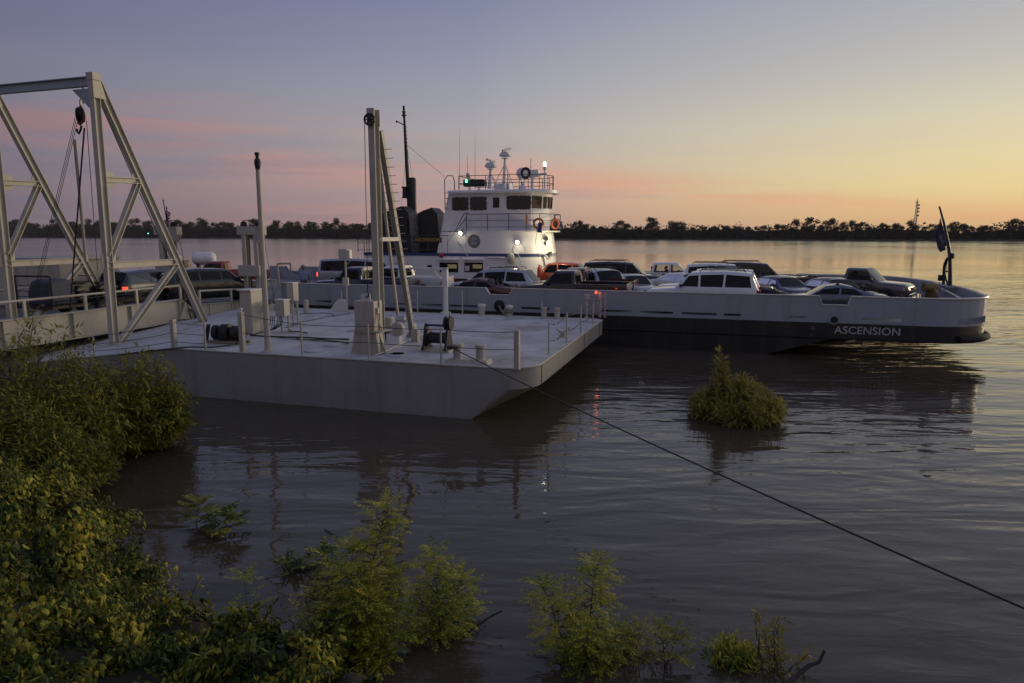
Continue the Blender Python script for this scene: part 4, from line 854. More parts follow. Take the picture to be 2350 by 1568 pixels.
# walkway railing
hw_=1.08
pathw=[(xw0+.1,YD+.02)]+[(x,y) for x,y in rounded(xw0,xw1,YD+.02,YF+.25,2.0)[2:-2]]
b=MB()
for f in (.22,.62,1.0): b.tube([(x,y,zWk+.08+hw_*f) for x,y in pathw],.028 if f==1 else .02,6)
dpp=dense(pathw,.2)
for u in (355,570,790,972): x=F.pl(*zw(u,900),YD).x; b.tube([(x,YD+.02,zWk+.05),(x,YD+.02,zWk+.08+hw_)],.028,6)
for k in (3,5,7,9,11): p=pathw[min(k,len(pathw)-1)]; b.tube([(*p,zWk+.05),(*p,zWk+.08+hw_)],.028,6)
ph=lambda u,v: tuple(F.pl(*zw(u,v),YD+.02))
b.tube([ph(380,797),ph(330,798),ph(215,1030),ph(75,1028)],.028,6); b.tube([ph(360,835),ph(165,1090),ph(160,1205)],.028,6); b.tube([ph(330,945),ph(165,1180)],.02,6)
b.tube([tuple(hp(z4(870,1130),YD+.02)),tuple(hp(z4(118,1133),YD+.02))],.026,6)
for v in (1190,1248): b.tube([tuple(hp(z4(865,v),YD+.02)),tuple(hp(z4(118,v+3),YD+.02))],.018,6)
for u in (118,170,210,865,700,430): p=hp(z4(u,1270),YD+.02); q=hp(z4(u,1130),YD+.02); b.tube([tuple(p),(p.x,p.y,q.z)],.026,6)
fpart(b,'walkway_railing',M['rail'],upper)
# board with the ferry's name
p=hp(z4(583,1188),YD-.03); q=hp(z4(813,1147),YD-.03); b=MB(); b.box(p.x,q.x,YD-.06,YD-.03,p.z,q.z); nbd=fpart(b,'name_board',M['black'],smooth=0)
tx=text('ASCENSION',(q.z-p.z)*.95,M['gold'],nbd,((p.x+q.x)/2,YD-.064,(p.z+q.z)/2),(PI/2,0,0),'name_lettering',space=1.15); tx.scale.x=(q.x-p.x)*.92/tx.dimensions.x if tx.dimensions.x else 1
# round seal
p=hp(zw(434,1086),YD); b=MB(); b.lathe([(.0,-.012),(.44,-.012),(.45,0),(0,0)],32,(p.x,YD,p.z),(0,1,0)); seal=fpart(b,'round_seal',M['fgrey'],upper,smooth=0)
for r_ in (.43,.30): b=MB(); b.lathe([(r_-.03,-.022),(r_,-.022),(r_,-.01),(r_-.03,-.01),(r_-.03,-.022)],32,(p.x,YD,p.z),(0,1,0)); fpart(b,'seal_ring',M['trim'],upper,smooth=0)
text('DOTD',.2,M['trim'],upper,(p.x,YD-.02,p.z),(PI/2,0,0),'seal_lettering')
b=MB()
for k in range(22): a=k*2*PI/22; b.cbox((p.x+.355*math.cos(a),YD-.016,p.z+.355*math.sin(a)),.05,.012,.05)
fpart(b,'seal_marks',M['trim'],upper,smooth=0)
# lower windows, doors, awnings
for u0,u1,v0,v1 in ((80,270,1308,1403),(337,527,1308,1403)):
    p=hp(zw(u0,v1)); q=hp(zw(u1,v0)); b=MB(); b.box(p.x-.04,q.x+.04,YD-.02,YD+.02,p.z-.04,q.z+.04); wf=fpart(b,'window',M['edge'],house,smooth=0)
    b=MB(); b.box(p.x,q.x,YD-.03,YD-.01,p.z,q.z); fpart(b,'pane',M['pane'],house,smooth=0)
    b=MB(); b.prism([(p.x-.08,YD,q.z+.35),(p.x-.08,YD-.22,q.z+.22),(p.x-.08,YD-.22,q.z+.18),(p.x-.08,YD,q.z+.18)],(q.x-p.x+.16,0,0)); fpart(b,'awning',M['white'],house,smooth=0)
    b=MB(); b.box(p.x+.6,p.x+1.25,YD-.036,YD-.03,p.z+.25,q.z-.12); fpart(b,'lit_interior',M['cabinlit'],house,smooth=0)
p=hp(zw(337,1403)); q=hp(zw(365,1365)); b=MB(); b.box(p.x+.05,p.x+.35,YD-.045,YD-.036,p.z+.08,p.z+.42); b.box(p.x+.03,p.x+.2,YD-.045,YD-.036,p.z+.75,p.z+1.0); fpart(b,'notice',M['edge'],house,smooth=0)
p=hp(z4(697,1402)); q=hp(z4(733,1378)); b=MB(); b.box(p.x,q.x,YD-.02,YD+.01,p.z,q.z); fpart(b,'small_window',M['pane'],house,smooth=0)
p=hp(zw(597,1400)); q=hp(zw(728,1275)); b=MB(); b.prism([(x,YD-.015,z) for x,z in rrect(p.x,q.x,FD+.4,q.z,.15)],(0,.02,0)); b.prism([(p.x-.1,YD,q.z+.2),(p.x-.1,YD-.15,q.z+.12),(p.x-.1,YD,q.z+.1)],(q.x-p.x+.3,0,0)); fpart(b,'door',M['white'],house,smooth=0)
p=hp(zw(825,1262)); b=MB(); b.lathe([(.0,-.32),(.14,-.30),(.22,-.2),(.24,0),(.24,.2),(.16,.32),(0,.34)],18,(p.x,YD-.24,p.z),(0,.15,1)); b.cbox((p.x,YD-.1,p.z-.05),.3,.22,.4); fpart(b,'ventilator',M['steel'],house)
p=hp(zw(107,1230)); b=MB(); b.lathe([(0,-.16),(.13,-.12),(.16,0),(.13,.12),(0,.16)],14,(p.x,YD-.18,p.z),(1,0,0)); fpart(b,'red_buoy',M['red'],house)
# flood lamps on the house side
def flood(u,v,y,dirx,name='flood_lamp',power=22,loop=True):
    p=F.pl(*zw(u,v),y); b=MB(); b.lathe([(.09,-.04),(.13,.06),(.14,.1),(.1,.1)],14,p+Vector((0,-.02,0)),(dirx,-1,-.35)); fl_=fpart(b,name,M['edge'],house)
    d=Vector((dirx,-1,-.35)).normalized(); b=MB(); b.lathe([(.0,.095),(.105,.095),(.11,.115),(.0,.13)],14,p+Vector((0,-.02,0)),d); fpart(b,'lens',M['lamp'],house)
    if loop: b=MB(); b.tube([p+Vector((.30*math.cos(a*.52+2.2),.1,-.42+.36*math.sin(a*.52+2.2))) for a in range(11)],.028,6); b.tube([p+Vector((0,.14,-.8)),p+Vector((.2,.14,-1.2)),p+Vector((.4,.14,-1.6))],.02,6); fpart(b,'conduit_loop',M['white'],house)
    l=bpy.data.lights.new('flood','POINT'); lo=bpy.data.objects.new('flood',l); COL.objects.link(lo); lo.location=F.w(*(p+d*.32)); l.energy=power; l.color=(1,.86,.58); l.shadow_soft_size=.08
flood(302,998,YD-.2,-.2,power=7); flood(882,1093,YD-.2,.2,power=14)
yr=YD+1.0
p=F.pl(*zw(1178,1110),yr); b=MB(); b.lathe([(.09,-.06),(.13,.05),(.13,.1),(.0,.1)],14,p,(1,-.25,.0)); b.tube([p,p+Vector((-.3,.1,.15))],.03,6); fpart(b,'flood_lamp',M['rail'],house)
b=MB(); b.lathe([(.0,.1),(.11,.1),(.1,.13),(0,.14)],14,p,(1,-.25,.0)); fpart(b,'lens',M['lamp'],house)
l=bpy.data.lights.new('flood','POINT'); lo=bpy.data.objects.new('flood',l); COL.objects.link(lo); lo.location=F.w(p.x+.9,p.y-1.0,p.z-.1); l.energy=150; l.color=(1,.84,.52); l.shadow_soft_size=.1
b=MB(); p=F.pl(*zw(1165,1060),yr); b.lathe([(.05,-.1),(.16,.1),(.17,.12),(.0,.1)],12,p,(1,-.6,.2)); p=F.pl(*zw(1212,1212),yr); b.lathe([(.06,-.1),(.13,.12),(.0,.1)],12,p,(1,-.4,0)); fpart(b,'horn',M['dark'],house)
p=F.pl(*zw(1140,1270),yr-.3); b=MB(); b.tube([p+Vector((.35*math.cos(a*PI/8),0,.35*math.sin(a*PI/8)-.05)) for a in range(9)],.07,8); fpart(b,'hose_hoop',M['fgrey'],house)
# life rings, extinguisher hung on the ferry: things of their own
def ring(u,v,y,label,dx=.25):
    p=F.pl(*zw(u,v),y); b=MB(); ax=Vector((dx,-1,0)).normalized(); ux,uy=perp(ax); b.tube([p+(ux*math.cos(a*PI/10)+uy*math.sin(a*PI/10))*.30 for a in range(21)],.075,8,cap=False)
    o=b.build('life_ring',M['orange'],None); me=o.data; c0=F.w(*p); 
    for vx in me.vertices: q=F.w(*vx.co); vx.co=q-c0
    o.location=c0; prop(o,label,'life ring','life rings on the walkway rail'); return c0
c0=ring(1098,905,YD-.12,'orange life ring with a dark bag hanging at the curved walkway rail')
b=MB(); b.prism([(-.16,-.1,-.5),(.12,-.1,-.52),(.16,-.1,.0),(.05,-.1,.15),(-.1,-.1,.1)],(0,.12,0)); b.tube([(-.2,0,-.3),(-.3,.02,-1.2),(-.1,.02,-2.1),(.1,.02,-1.4),(.05,0,-.3)],.015,5); o=b.build('life_jacket_bag',M['blue'],None,bevel=.02); o.location=c0+Vector((.1,-.08,-.05)); o.rotation_euler=(0,0,F.yaw); prop(o,'dark blue bag with a trailing line hung beside the life ring','bag')
ring(1270,905,YD+1.6,'orange life ring seen edge-on at the far right of the walkway',1.5)
p=F.pl(*zw(978,858),YD-.02); b=MB(); b.lathe([(.0,-.28),(.08,-.26),(.08,.2),(.03,.26),(.0,.3)],10); o=b.build('throw_bag',M['orange'],None); o.location=F.w(*p); prop(o,'small orange throw bag on a walkway rail post','bag')
p=F.pl(*zw(1113,1395),YD+.15); b=MB(); b.lathe([(.0,-.42),(.13,-.40),(.13,.22),(.06,.32),(.03,.34),(.03,.42),(.0,.42)],12); b.tube([(.03,-.05,.38),(.16,-.08,.3),(.18,-.08,-.1)],.02,6); b.tube([(-.1,0,.42),(.1,0,.38)],.02,6); o=b.build('fire_extinguisher',M['red'],None); o.location=F.w(p.x,YD-.02,p.z); prop(o,'red fire extinguisher on the curved white house front','fire extinguisher')
# ---- roof gear
YR=YW+1.2
ph=lambda u,v,y=YR: F.pl(*zw(u,v),y)
b=MB(); rr=[(p[0],p[1]) for p in roofo(.1,0)]
rr=[(F.pl(*zw(275,500),YW).x,YWf),(F.pl(*zw(275,500),YW).x,YW)]+[(x-.35,y) for x,y in rr[2:]]
for f in (.5,1.0): b.tube([(x,y,zR2-.05+1.0*f) for x,y in rr]+[(rr[0][0],rr[0][1],zR2-.05+f)],.024,6)
for k in (0,1,4,6,8,10,12,14,16,18): x,y=rr[min(k,len(rr)-1)]; b.tube([(x,y,zR2-.1),(x,y,zR2+.95)],.024,6)
for u in (390,553,780,900): x=F.pl(*zw(u,500),YW).x; b.tube([(x,YW,zR2-.1),(x,YW,zR2+.95)],.022,6)
fpart(b,'roof_railing',M['rail'],roof)
b=MB()
for du in (0,45): b.tube([ph(135+du*.0,760,YW-.3+.02*du),ph(130,450,YW-.3+.02*du),ph(160,410,YW-.3+.02*du),ph(215,412,YW-.3+.02*du),ph(232,470,YW-.3+.02*du),ph(232,570,YW-.3+.02*du)],.03,6)
for v in range(590,760,55): b.tube([ph(133,v,YW-.3),ph(170,v,YW-.3)],.02,6)
fpart(b,'ladder',M['rail'],wheel)
for u,v0,v1,r_ in ((285,-80,450,.022),(366,195,420,.025),(445,-10,445,.022)): b=MB(); b.tube([ph(u,v1+100),ph(u,v1-60),ph(u,v0)],[r_*1.3,r_,r_*.35],6); fpart(b,'whip_antenna',M['edge'],roof)
p=ph(375,410); b=MB(); b.cbox(p,.25,.2,.28); b.tube([p+Vector((0,0,-1.2)),p],.03,6); fpart(b,'camera_box',M['edge'],roof)
p=ph(322,522,YW+.2); q=ph(535,445,YW+.2); b=MB(); b.prism([(p.x,p.y,p.z),(q.x+.05,p.y,p.z),(q.x+.05,p.y,q.z-.15),(q.x-.1,p.y,q.z),(p.x,p.y,q.z)],(0,.5,0)); sl=fpart(b,'side_light_screen',M['black'],roof)
for x in (p.x+.4,q.x-.4): b=MB(); b.tube([(x,p.y+.25,zR2-.1),(x,p.y+.25,p.z)],.03,6); fpart(b,'screen_leg',M['white'],roof)
g_=ph(354,467,YW+.1); b=MB(); b.lathe([(.05,-.09),(.07,-.08),(.07,.08),(.05,.09)],12,g_); fpart(b,'green_light',M['lampgreen'],roof)
def radar(u,vb,vp,vbody0,vbody1,bar0,bar1,y):
    b=MB(); p0=ph(u-8,vb,y); p1=ph(u+6,vp,y); b.tube([p0,p1],[.13,.08],10); b.lathe([(.25,-.02),(.25,.02)],12,p1+Vector((0,0,-.05))); 
    for dx in (-.9,.8): b.tube([p1+Vector((0,0,-.35)),Vector((p0.x+dx,p0.y,zR2))],.025,6)
    b.tube([p1+Vector((0,0,-.35)),Vector((p0.x+.3,p0.y+.9,zR2))],.025,6)
    q=fpart(b,'radar_mast',M['white'],roof)
    c=(p1+ph(u+6,vbody1,y))/2+Vector((0,0,.02)); hh=abs(ph(u,vbody0,y).z-ph(u,vbody1,y).z)
    b=MB(); b.loft([[(c.x-.3,c.y-.25,c.z-hh/2),(c.x+.3,c.y-.25,c.z-hh/2),(c.x+.3,c.y+.25,c.z-hh/2),(c.x-.3,c.y+.25,c.z-hh/2)],[(c.x-.36,c.y-.28,c.z-.05),(c.x+.36,c.y-.28,c.z-.05),(c.x+.36,c.y+.28,c.z-.05),(c.x-.36,c.y+.28,c.z-.05)],[(c.x-.2,c.y-.2,c.z+hh/2),(c.x+.2,c.y-.2,c.z+hh/2),(c.x+.2,c.y+.2,c.z+hh/2),(c.x-.2,c.y+.2,c.z+hh/2)]]); b.tube([c,c+Vector((0,0,hh/2+.18))],.08,8); fpart(b,'radar_housing',M['white'],roof,bevel=.02)
    a=ph(*bar0,y-.4); e=ph(*bar1,y+.5); b=MB(); b.beam(a,e,.13,.12,(0,0,1)); fpart(b,'radar_scanner',M['steel'],roof,bevel=.02)
radar(600,545,335,330,275,(563,242),(645,266),YR); radar(748,540,225,212,165,(727,155),(811,130),YR+.3)
b=MB(); p=ph(935,385); b.lathe([(.0,-.42),(.26,-.40),(.36,-.2),(.37,.35)],20,p,(.75,-.65,-.05)); fpart(b,'searchlight',M['white'],roof)
b=MB(); b.lathe([(.30,.34),(.39,.34),(.39,.40),(.34,.40),(.30,.36),(0,.33)],20,p,(.75,-.65,-.05)); fpart(b,'searchlight_lens',M['dark'],roof)
b=MB(); b.tube([p+Vector((-.2,0,-.3)),p+Vector((0,0,-.75)),p+Vector((.2,0,-.3))],.04,6); q=Vector((p.x,p.y,zR2)); b.lathe([(.34,-.05),(.3,.12),(.15,.3),(.12,p.z-zR2-.6)],14,q); fpart(b,'searchlight_stand',M['white'],roof)
p=ph(1035,400,YR+.5); b=MB(); b.lathe([(.0,-.3),(.2,-.28),(.3,.1),(.0,.3)],14,p,(1,0,0)); b.box(p.x-.35,p.x+.45,p.y-.2,p.y+.2,p.z-.15,p.z+.3); b.tube([Vector((p.x,p.y,zR2)),p],[.14,.07],8); b.tube([p+Vector((-.1,0,.2)),ph(1024,235,YR+.5)],[.06,.04],8); b.tube([p+Vector((.4,0,0)),p+Vector((1.0,0,.05))],.08,8); fpart(b,'signal_mast',M['white'],roof)
b=MB(); p=ph(1162,345,YR+.8); b.tube([Vector((p.x,p.y,zR2-.1)),p],[.06,.05],8); b.lathe([(.16,-.02),(.16,.02)],12,p); b.lathe([(.07,0),(.11,.05),(.11,.18),(.07,.2)],12,p); fpart(b,'light_post',M['white'],roof)
q=p+Vector((0,0,.2)); b=MB(); b.lathe([(.05,0),(.085,.05),(.085,.24),(.04,.28),(0,.29)],12,q); fpart(b,'white_light',M['lamp'],roof)
b=MB(); p=ph(652,485); q=ph(770,540); b.box(p.x-.3,q.x,p.y+.6,p.y+1.6,zR2-.05,p.z); fpart(b,'roof_locker',M['white'],roof,bevel=.02)
# ---- stacks and mast behind the house
def stack(face,y,dep,nm,taper=.12):
    b=MB(); n=len(face); P0=[F.pl(*z4(*p),y) for p in face]; cx=sum(p.x for p in P0)/n
    zt_=max(p.z for p in P0); zb0=min(p.z for p in P0)
    P0=[Vector((p.x,y+taper*2*(p.z-zb0)/(zt_-zb0),p.z)) for p in P0]; P1=[Vector((p.x,y+dep-taper*2*(p.z-zb0)/(zt_-zb0),p.z)) for p in P0]
    b.loft([P0,P1]); return fpart(b,nm,M['stack'],smooth=15),P0,P1
s1,A0,A1=stack([(290,1280),(262,965),(400,905),(470,884),(527,942),(566,1280)],YD+.5,1.9,'funnel')
b=MB(); pts=[A0[4],A1[4],A1[5],A0[5]]; b.prism([p+Vector((.006,0,0)) for p in pts],(.02,0,0)); fpart(b,'funnel_side_lit',M['stacklit'],s1,smooth=0)  # slab in the paler grey paints light onto the funnel's right face
b=MB(); b.prism([F.pl(*z4(*p),YD+.52) for p in ((305,1000),(330,995),(525,995),(530,1125),(330,1120))],(0,.08,0)); fpart(b,'vent_panel',M['dark'],s1,smooth=0)
s2,C0,C1=stack([(650,1280),(606,945),(640,925),(718,897),(768,952),(800,1280)],YD+1.6,1.9,'funnel')
b=MB(); pts=[C0[4],C1[4],C1[5],C0[5]]; b.prism([p+Vector((.006,0,0)) for p in pts],(.02,0,0)); fpart(b,'funnel_side_lit',M['stacklit'],s2,smooth=0)  # same painted light on the second funnel's right face
q4=lambda u,v,y: F.pl(*z4(u,v),y)
ym=YD+2.4
b=MB(); b.tube([q4(549,960,ym),q4(520,480,ym),q4(501,120,ym)],[.17,.13,.08],8); b.tube([q4(502,212,ym),q4(438,176,ym)],.04,6); b.tube([q4(438,172,ym),q4(441,192,ym)],.05,6); b.lathe([(.0,-.25),(.1,-.2),(.1,.1),(.15,.12),(.15,.18),(.05,.2),(.08,.3),(.08,.55),(.0,.58)],10,q4(500,118,ym)); b.lathe([(.2,-.02),(.2,.02)],10,q4(501,128,ym))
for k in range(9): p=q4(520,480,ym).lerp(q4(503,200,ym),k/9); b.tube([p,p+Vector((.2,0,0))],.015,5)
fpart(b,'signal_mast',M['dark'])
b=MB(); p=q4(506,772,ym-.2); b.lathe([(.22,-.4),(.22,-.32),(.15,-.3),(.15,.3),(.22,.32),(.22,.4)],12,p); b.cbox(p+Vector((.3,0,.35)),.3,.2,.1); fpart(b,'mast_lamp',M['dark'])
b=MB(); b.lathe([(.27,0),(.27,q4(0,672,ym).z-q4(0,1000,ym).z),(.2,q4(0,660,ym).z-q4(0,1000,ym).z),(0,q4(0,658,ym).z-q4(0,1000,ym).z)],14,q4(577,1000,ym)); fpart(b,'exhaust_pipe',M['stack'])
b=MB(); b.tube([q4(312,1000,ym),q4(297,660,ym),q4(285,632,ym),q4(272,628,ym)],.2,10); fpart(b,'exhaust_pipe',M['stack'])
b=MB(); b.tube([q4(530,380,ym),q4(840,640,YW)],.012,4); b.tube([q4(520,420,ym),q4(478,880,ym)],.01,4); b.tube([q4(530,420,ym),q4(572,660,ym)],.01,4); fpart(b,'mast_stays',M['cable'])
# ---- bow gear
pb=F.hz(*zf(630,885),ZB); x_,y_=XE+.05,pb.y
y_=min(max(F.plx(*zf(640,890),XE+.1).y,3),9); bz=ZB
PX=lambda u,v: F.plx(*zf(u,v),XE+.12)
b=MB(); b.tube([PX(655,890),PX(655,740),PX(655,610),PX(635,480),PX(600,300),PX(556,140)],[.10,.09,.085,.075,.06,.045],10); b.lathe([(0,-.06),(.07,0),(0,.06)],8,PX(555,148)); fs=b.build('jackstaff',M['dark'],ferry)
b=MB(); b.tube([PX(592,880),PX(598,740),PX(605,680),PX(622,635),PX(648,608)],.075,8); b.tube([PX(640,885),PX(618,820),PX(604,750)],.05,6); b.tube([PX(600,742),PX(650,742)],.04,6); b.lathe([(.1,-.14),(.12,0),(.1,.14)],10,PX(670,598)); b.cbox(PX(578,803),.3,.3,.3); b.tube([PX(555,880),PX(555,845)],.03,6); b.tube([PX(630,620),PX(618,760)],.014,5); fpart(b,'bow_light_frame',M['dark'])
b=MB(); b.box(PX(560,890).x-.25,PX(560,890).x+.1,PX(660,890).y-.3,PX(550,880).y+.3,ZB-.02,ZB+.06); fpart(b,'gear_plate',M['fgrey'],smooth=0)
b=MB(); b.tube([(XE-.05,8.2,ZB-.12),(XE-.2,5,ZB-.3),(XE-.35,2.4,ZB-.42)],.045,6); fpart(b,'inner_hand_bar',M['edge'])
p0=PX(562,240)
M['fnavy']=mat('navy flag cloth',(.012,.012,.04),.85,var=.15); M['fpale']=mat('flag emblem cloth',(.14,.14,.22),.85,var=.2)
def la(u,v): return 1 if ((u-.42)**2/.03+(v-.55)**2/.02<1) or (abs(v-.78)<.04 and .15<u<.7) else 0
# flag cut as a drooping diamond of cloth
b=MB(); TL=PX(562,240); BL=PX(628,490); TR=PX(500,470); BR=PX(583,562)
n=18
for j in range(n+1):
    for i in range(n+1):
        u,v=i/n,j/n; p=TL.lerp(BL,v).lerp(TR.lerp(BR,v),u); p=p+Vector((.12*math.sin(u*8+v*3)*u,.10*math.sin(u*6+v*5)*u,0)); b.v.append(tuple(p))
for j in range(n):
    for i in range(n): b.cur=la((i+.5)/n,(j+.5)/n); b.face((j*(n+1)+i,j*(n+1)+i+1,(j+1)*(n+1)+i+1,(j+1)*(n+1)+i))
b.v=[tuple(Vector(v)-TL) for v in b.v]
o=b.build('navy_flag',[M['fnavy'],M['fpale']],None,smooth=80,fix=False); o.location=F.w(*TL); o.rotation_euler=(0,0,F.yaw); s_=o.modifiers.new('s','SOLIDIFY'); s_.thickness=.006; prop(o,'dark navy flag with a pale emblem drooping from the leaning bow staff','flag')
b=MB(); w0=F.hz(*zf(480,960),FD+.8); b.lathe([(.34,-.1),(.42,-.05),(.42,.05),(.34,.1)],16,(w0.x,w0.y,FD+.75),(1,.4,0)); b.prism([(w0.x-.7,w0.y-.4,FD+.01),(w0.x+.7,w0.y-.4,FD+.01),(w0.x+.5,w0.y-.3,FD+.55),(w0.x-.5,w0.y-.3,FD+.55)],(0,.8,0)); b.lathe([(.2,-.3),(.2,.3)],12,(w0.x-.1,w0.y,FD+1.15),(1,.3,0)); o=b.build('anchor_winch',M['yellow'],None,bevel=.01)
for vx in o.data.vertices: vx.co=F.w(*vx.co)-F.w(w0.x,w0.y,FD)
o.location=F.w(w0.x,w0.y,FD); prop(o,'yellow anchor winch inside the rounded bow of the ferry','winch')
# ---------------------------------------------------------------- vehicles
_cache={}
def wheel(par,x,y,r,rimcol='rim'):
    sgn=1 if y>0 else -1; k=(round(r,3),sgn,rimcol)
    if k not in _cache:
        b=MB(); b.lathe([(r*.62,-.11),(r*.9,-.12),(r,-.09),(r,.09),(r*.9,.12),(r*.62,.11)],22,(0,0,0),(0,sgn,0)); t=b.build('wheel',M['tyre'],None)
        b=MB(); b.lathe([(r*.62,.10),(r*.60,.07),(r*.5,.06),(r*.18,.09),(.0,.09)],16,(0,0,0),(0,sgn,0))
        for j in range(5): a=j*2*PI/5; b.beam((r*.12*math.cos(a),sgn*.085,r*.12*math.sin(a)),(r*.58*math.cos(a),sgn*.1,r*.58*math.sin(a)),.06,.02,(0,1,0))
        q=b.build('rim',M[rimcol],t); _cache[k]=(t,q); o,ri=t,q
    else:
        o=_cache[k][0].copy(); COL.objects.link(o); ri=_cache[k][1].copy(); COL.objects.link(ri); ri.parent=o
    o.parent=par; o.location=(x,y,r)
KIND={
 'suv':dict(L=5.0,W=1.98,H=1.92,belt=1.18,hood=1.10,cowl=1.20,rf=.45,pil=[(.10,0),(-.95,-.05)],rl=-2.28,rt=-2.12,rear='suv',wr=.38,wx=(1.55,-1.42)),
 'minivan':dict(L=4.95,W=1.94,H=1.74,belt=1.06,hood=.98,cowl=1.45,rf=.45,pil=[(.35,0),(-.85,-.05)],rl=-2.2,rt=-1.85,rear='suv',wr=.33,wx=(1.5,-1.45)),
 'van':dict(L=5.2,W=2.0,H=2.05,belt=1.2,hood=1.1,cowl=1.75,rf=1.1,pil=[(.75,0),(-.6,-.0)],rl=-2.5,rt=-2.4,rear='suv',wr=.36,wx=(1.7,-1.5)),
 'cross':dict(L=4.5,W=1.85,H=1.62,belt=1.02,hood=.98,cowl=1.1,rf=.35,pil=[(.08,0),(-.85,-.1)],rl=-2.0,rt=-1.55,rear='suv',wr=.35,wx=(1.4,-1.25)),
 'sedan':dict(L=4.65,W=1.80,H=1.43,belt=.93,hood=.88,cowl=.95,rf=.28,pil=[(-.02,0)],rl=-1.35,rt=-.95,rear='sedan',trunk=.97,tx=-1.72,wr=.32,wx=(1.4,-1.32)),
 'coupe':dict(L=4.7,W=1.80,H=1.38,belt=.92,hood=.85,cowl=.95,rf=.25,pil=[(-.25,-.08)],rl=-1.42,rt=-.75,rear='sedan',trunk=.96,tx=-1.72,wr=.32,wx=(1.42,-1.3)),
 'pickup':dict(L=5.5,W=1.96,H=1.86,belt=1.18,hood=1.12,cowl=1.35,rf=.72,pil=[],rl=-.30,rt=-.22,rear='bed',rail=1.22,wr=.39,wx=(1.75,-1.65)),
 'crew':dict(L=5.5,W=1.90,H=1.82,belt=1.15,hood=1.08,cowl=1.5,rf=.85,pil=[(.42,0)],rl=-.75,rt=-.62,rear='bed',rail=1.16,wr=.38,wx=(1.75,-1.6)),
}
def vehicle(name,label,cat,loc,yaw,kind,paint,group=None,glass=None,lit=False,rack=False,stripe=None,tailcol=None,head=False,**over):
    S=dict(KIND[kind]); S.update(over); L_,W_,H_=S['L'],S['W']/2,S['H']; belt,hood=S['belt'],S['hood']; xf_=L_/2; xr_=-L_/2; rw=W_*.70 if kind in('sedan','coupe') else W_*.76
    t=thing(name,label,cat,loc,yaw,group); gl=M[glass or 'glass']
    def hoodst(x,h,k,zb=.30):
        w=W_*k; pts=[(.90*w,zb),(w,min(.5,h-.2)),(w,min(h*.72,belt-.18)),(.985*w,h-.12),(.95*w,h-.06),(.88*w,h-.025),(.75*w,h),(.4*w,h+.012),(0,h+.016)]
        return [(x,y,z) for y,z in pts]
    def cab(xl_,xt_):
        e_=(.085 if S['rear']!='bed' else .045)*min(1.2,((xt_-(S['rf']+S['rt'])/2)/((S['rf']-S['rt'])/2))**2); h_=H_-e_
        pts=[(.9*W_,.30),(W_,.5),(W_,belt-.18),(.975*W_,belt-.02),(.955*W_,belt+.03),(rw+.06,h_-.15),(rw-.02,h_-.055),(.6*rw,h_-.008),(0,h_)]
        out=[]
        for y,z in pts: f=min(1,max(0,(z-belt)/(H_-.06-belt))); out.append((xl_+(xt_-xl_)*f,y,z))
        return out
    def bed(x,zb=.36):
        r=S['rail']; fl=r-.5; pts=[(.9*W_,zb),(W_,.5),(W_,r-.2),(.985*W_,r-.01),(.97*W_,r),(.90*W_,r),(.90*W_,fl),(.5*W_,fl),(0,fl)]
        return [(x,y,z) for y,z in pts]
    st=[]; tag=[]   # tag describes the interval that FOLLOWS the station
    st.append(hoodst(xf_-.0,hood*.70,.80,.34)); tag.append('')
    st.append(hoodst(xf_-.10,hood*.86,.90,.28)); tag.append('')
    st.append(hoodst(xf_-.30,hood-.05,.96)); tag.append('')
    st.append(hoodst(xf_-.75,hood-.015,.99)); tag.append('')
    st.append(hoodst(S['cowl'],hood+.02,1.0)); tag.append('ws')
    st.append(cab(S['cowl']-.28,S['rf'])); tag.append('win')
    for a,c in S['pil']:
        st.append(cab(a+.045,a+c+.045)); tag.append('')
        st.append(cab(a-.045,a+c-.045)); tag.append('win')
    st.append(cab(S['rl']+.16,S['rt']+.12)); tag.append('')
    st.append(cab(S['rl'],S['rt']))
    if S['rear']=='sedan':
        tag.append('rw'); tr=S['trunk']
        st.append(hoodst(S['tx'],tr,.985)); tag.append(''); st.append(hoodst(xr_+.22,tr-.02,.95)); tag.append(''); st.append(hoodst(xr_+.04,tr-.12,.90)); tag.append(''); st.append(hoodst(xr_,tr-.32,.86,.34)); tag.append('')
    elif S['rear']=='suv':
        tag.append('rw'); st.append(hoodst(xr_+.10,belt+.0,.965)); tag.append(''); st.append(hoodst(xr_+.02,belt-.14,.95)); tag.append(''); st.append(hoodst(xr_,.62,.92,.34)); tag.append('')
    else:
        tag.append(''); st.append(bed(S['rl']-.01)); tag.append(''); st.append(bed(xr_+.25)); tag.append(''); st.append(bed(xr_+.03)); tag.append('')
    body=MB(); wins=[]; ws=MB(); rwm=MB()
    for i in range(len(st)-1):
        for r in range(8):
            for sg in (1,-1):
                q=[st[i][r],st[i+1][r],st[i+1][r+1],st[i][r+1]]; q=[(x,y*sg,z) for x,y,z in q]
                tg=tag[i]
                if tg=='win' and r==4: b=MB(); b.poly(q); wins.append(b)
                elif tg=='ws' and r in (6,7): ws.poly(q)
                elif tg=='rw' and r in (6,7): rwm.poly(q)
                else: body.poly(q)
    for s_ in (st[0],st[-1]):
        for r in range(8): body.poly([(s_[r][0],s_[r][1],s_[r][2]),(s_[r+1][0],s_[r+1][1],s_[r+1][2]),(s_[r+1][0],-s_[r+1][1],s_[r+1][2]),(s_[r][0],-s_[r][1],s_[r][2])]) if s_ is st[0] or S['rear']!='bed' else None
    body.box(xr_+.25,xf_-.3,-W_*.8,W_*.8,.28,.36)
    body.cur=1; r=S['wr']
    for x in S['wx']:
        for sg in (1,-1): body.lathe([(0,0),(r*1.18,0),(r*1.15,.004),(0,.004)],20,(x,sg*(W_+.001),r*1.02),(0,sg,0))
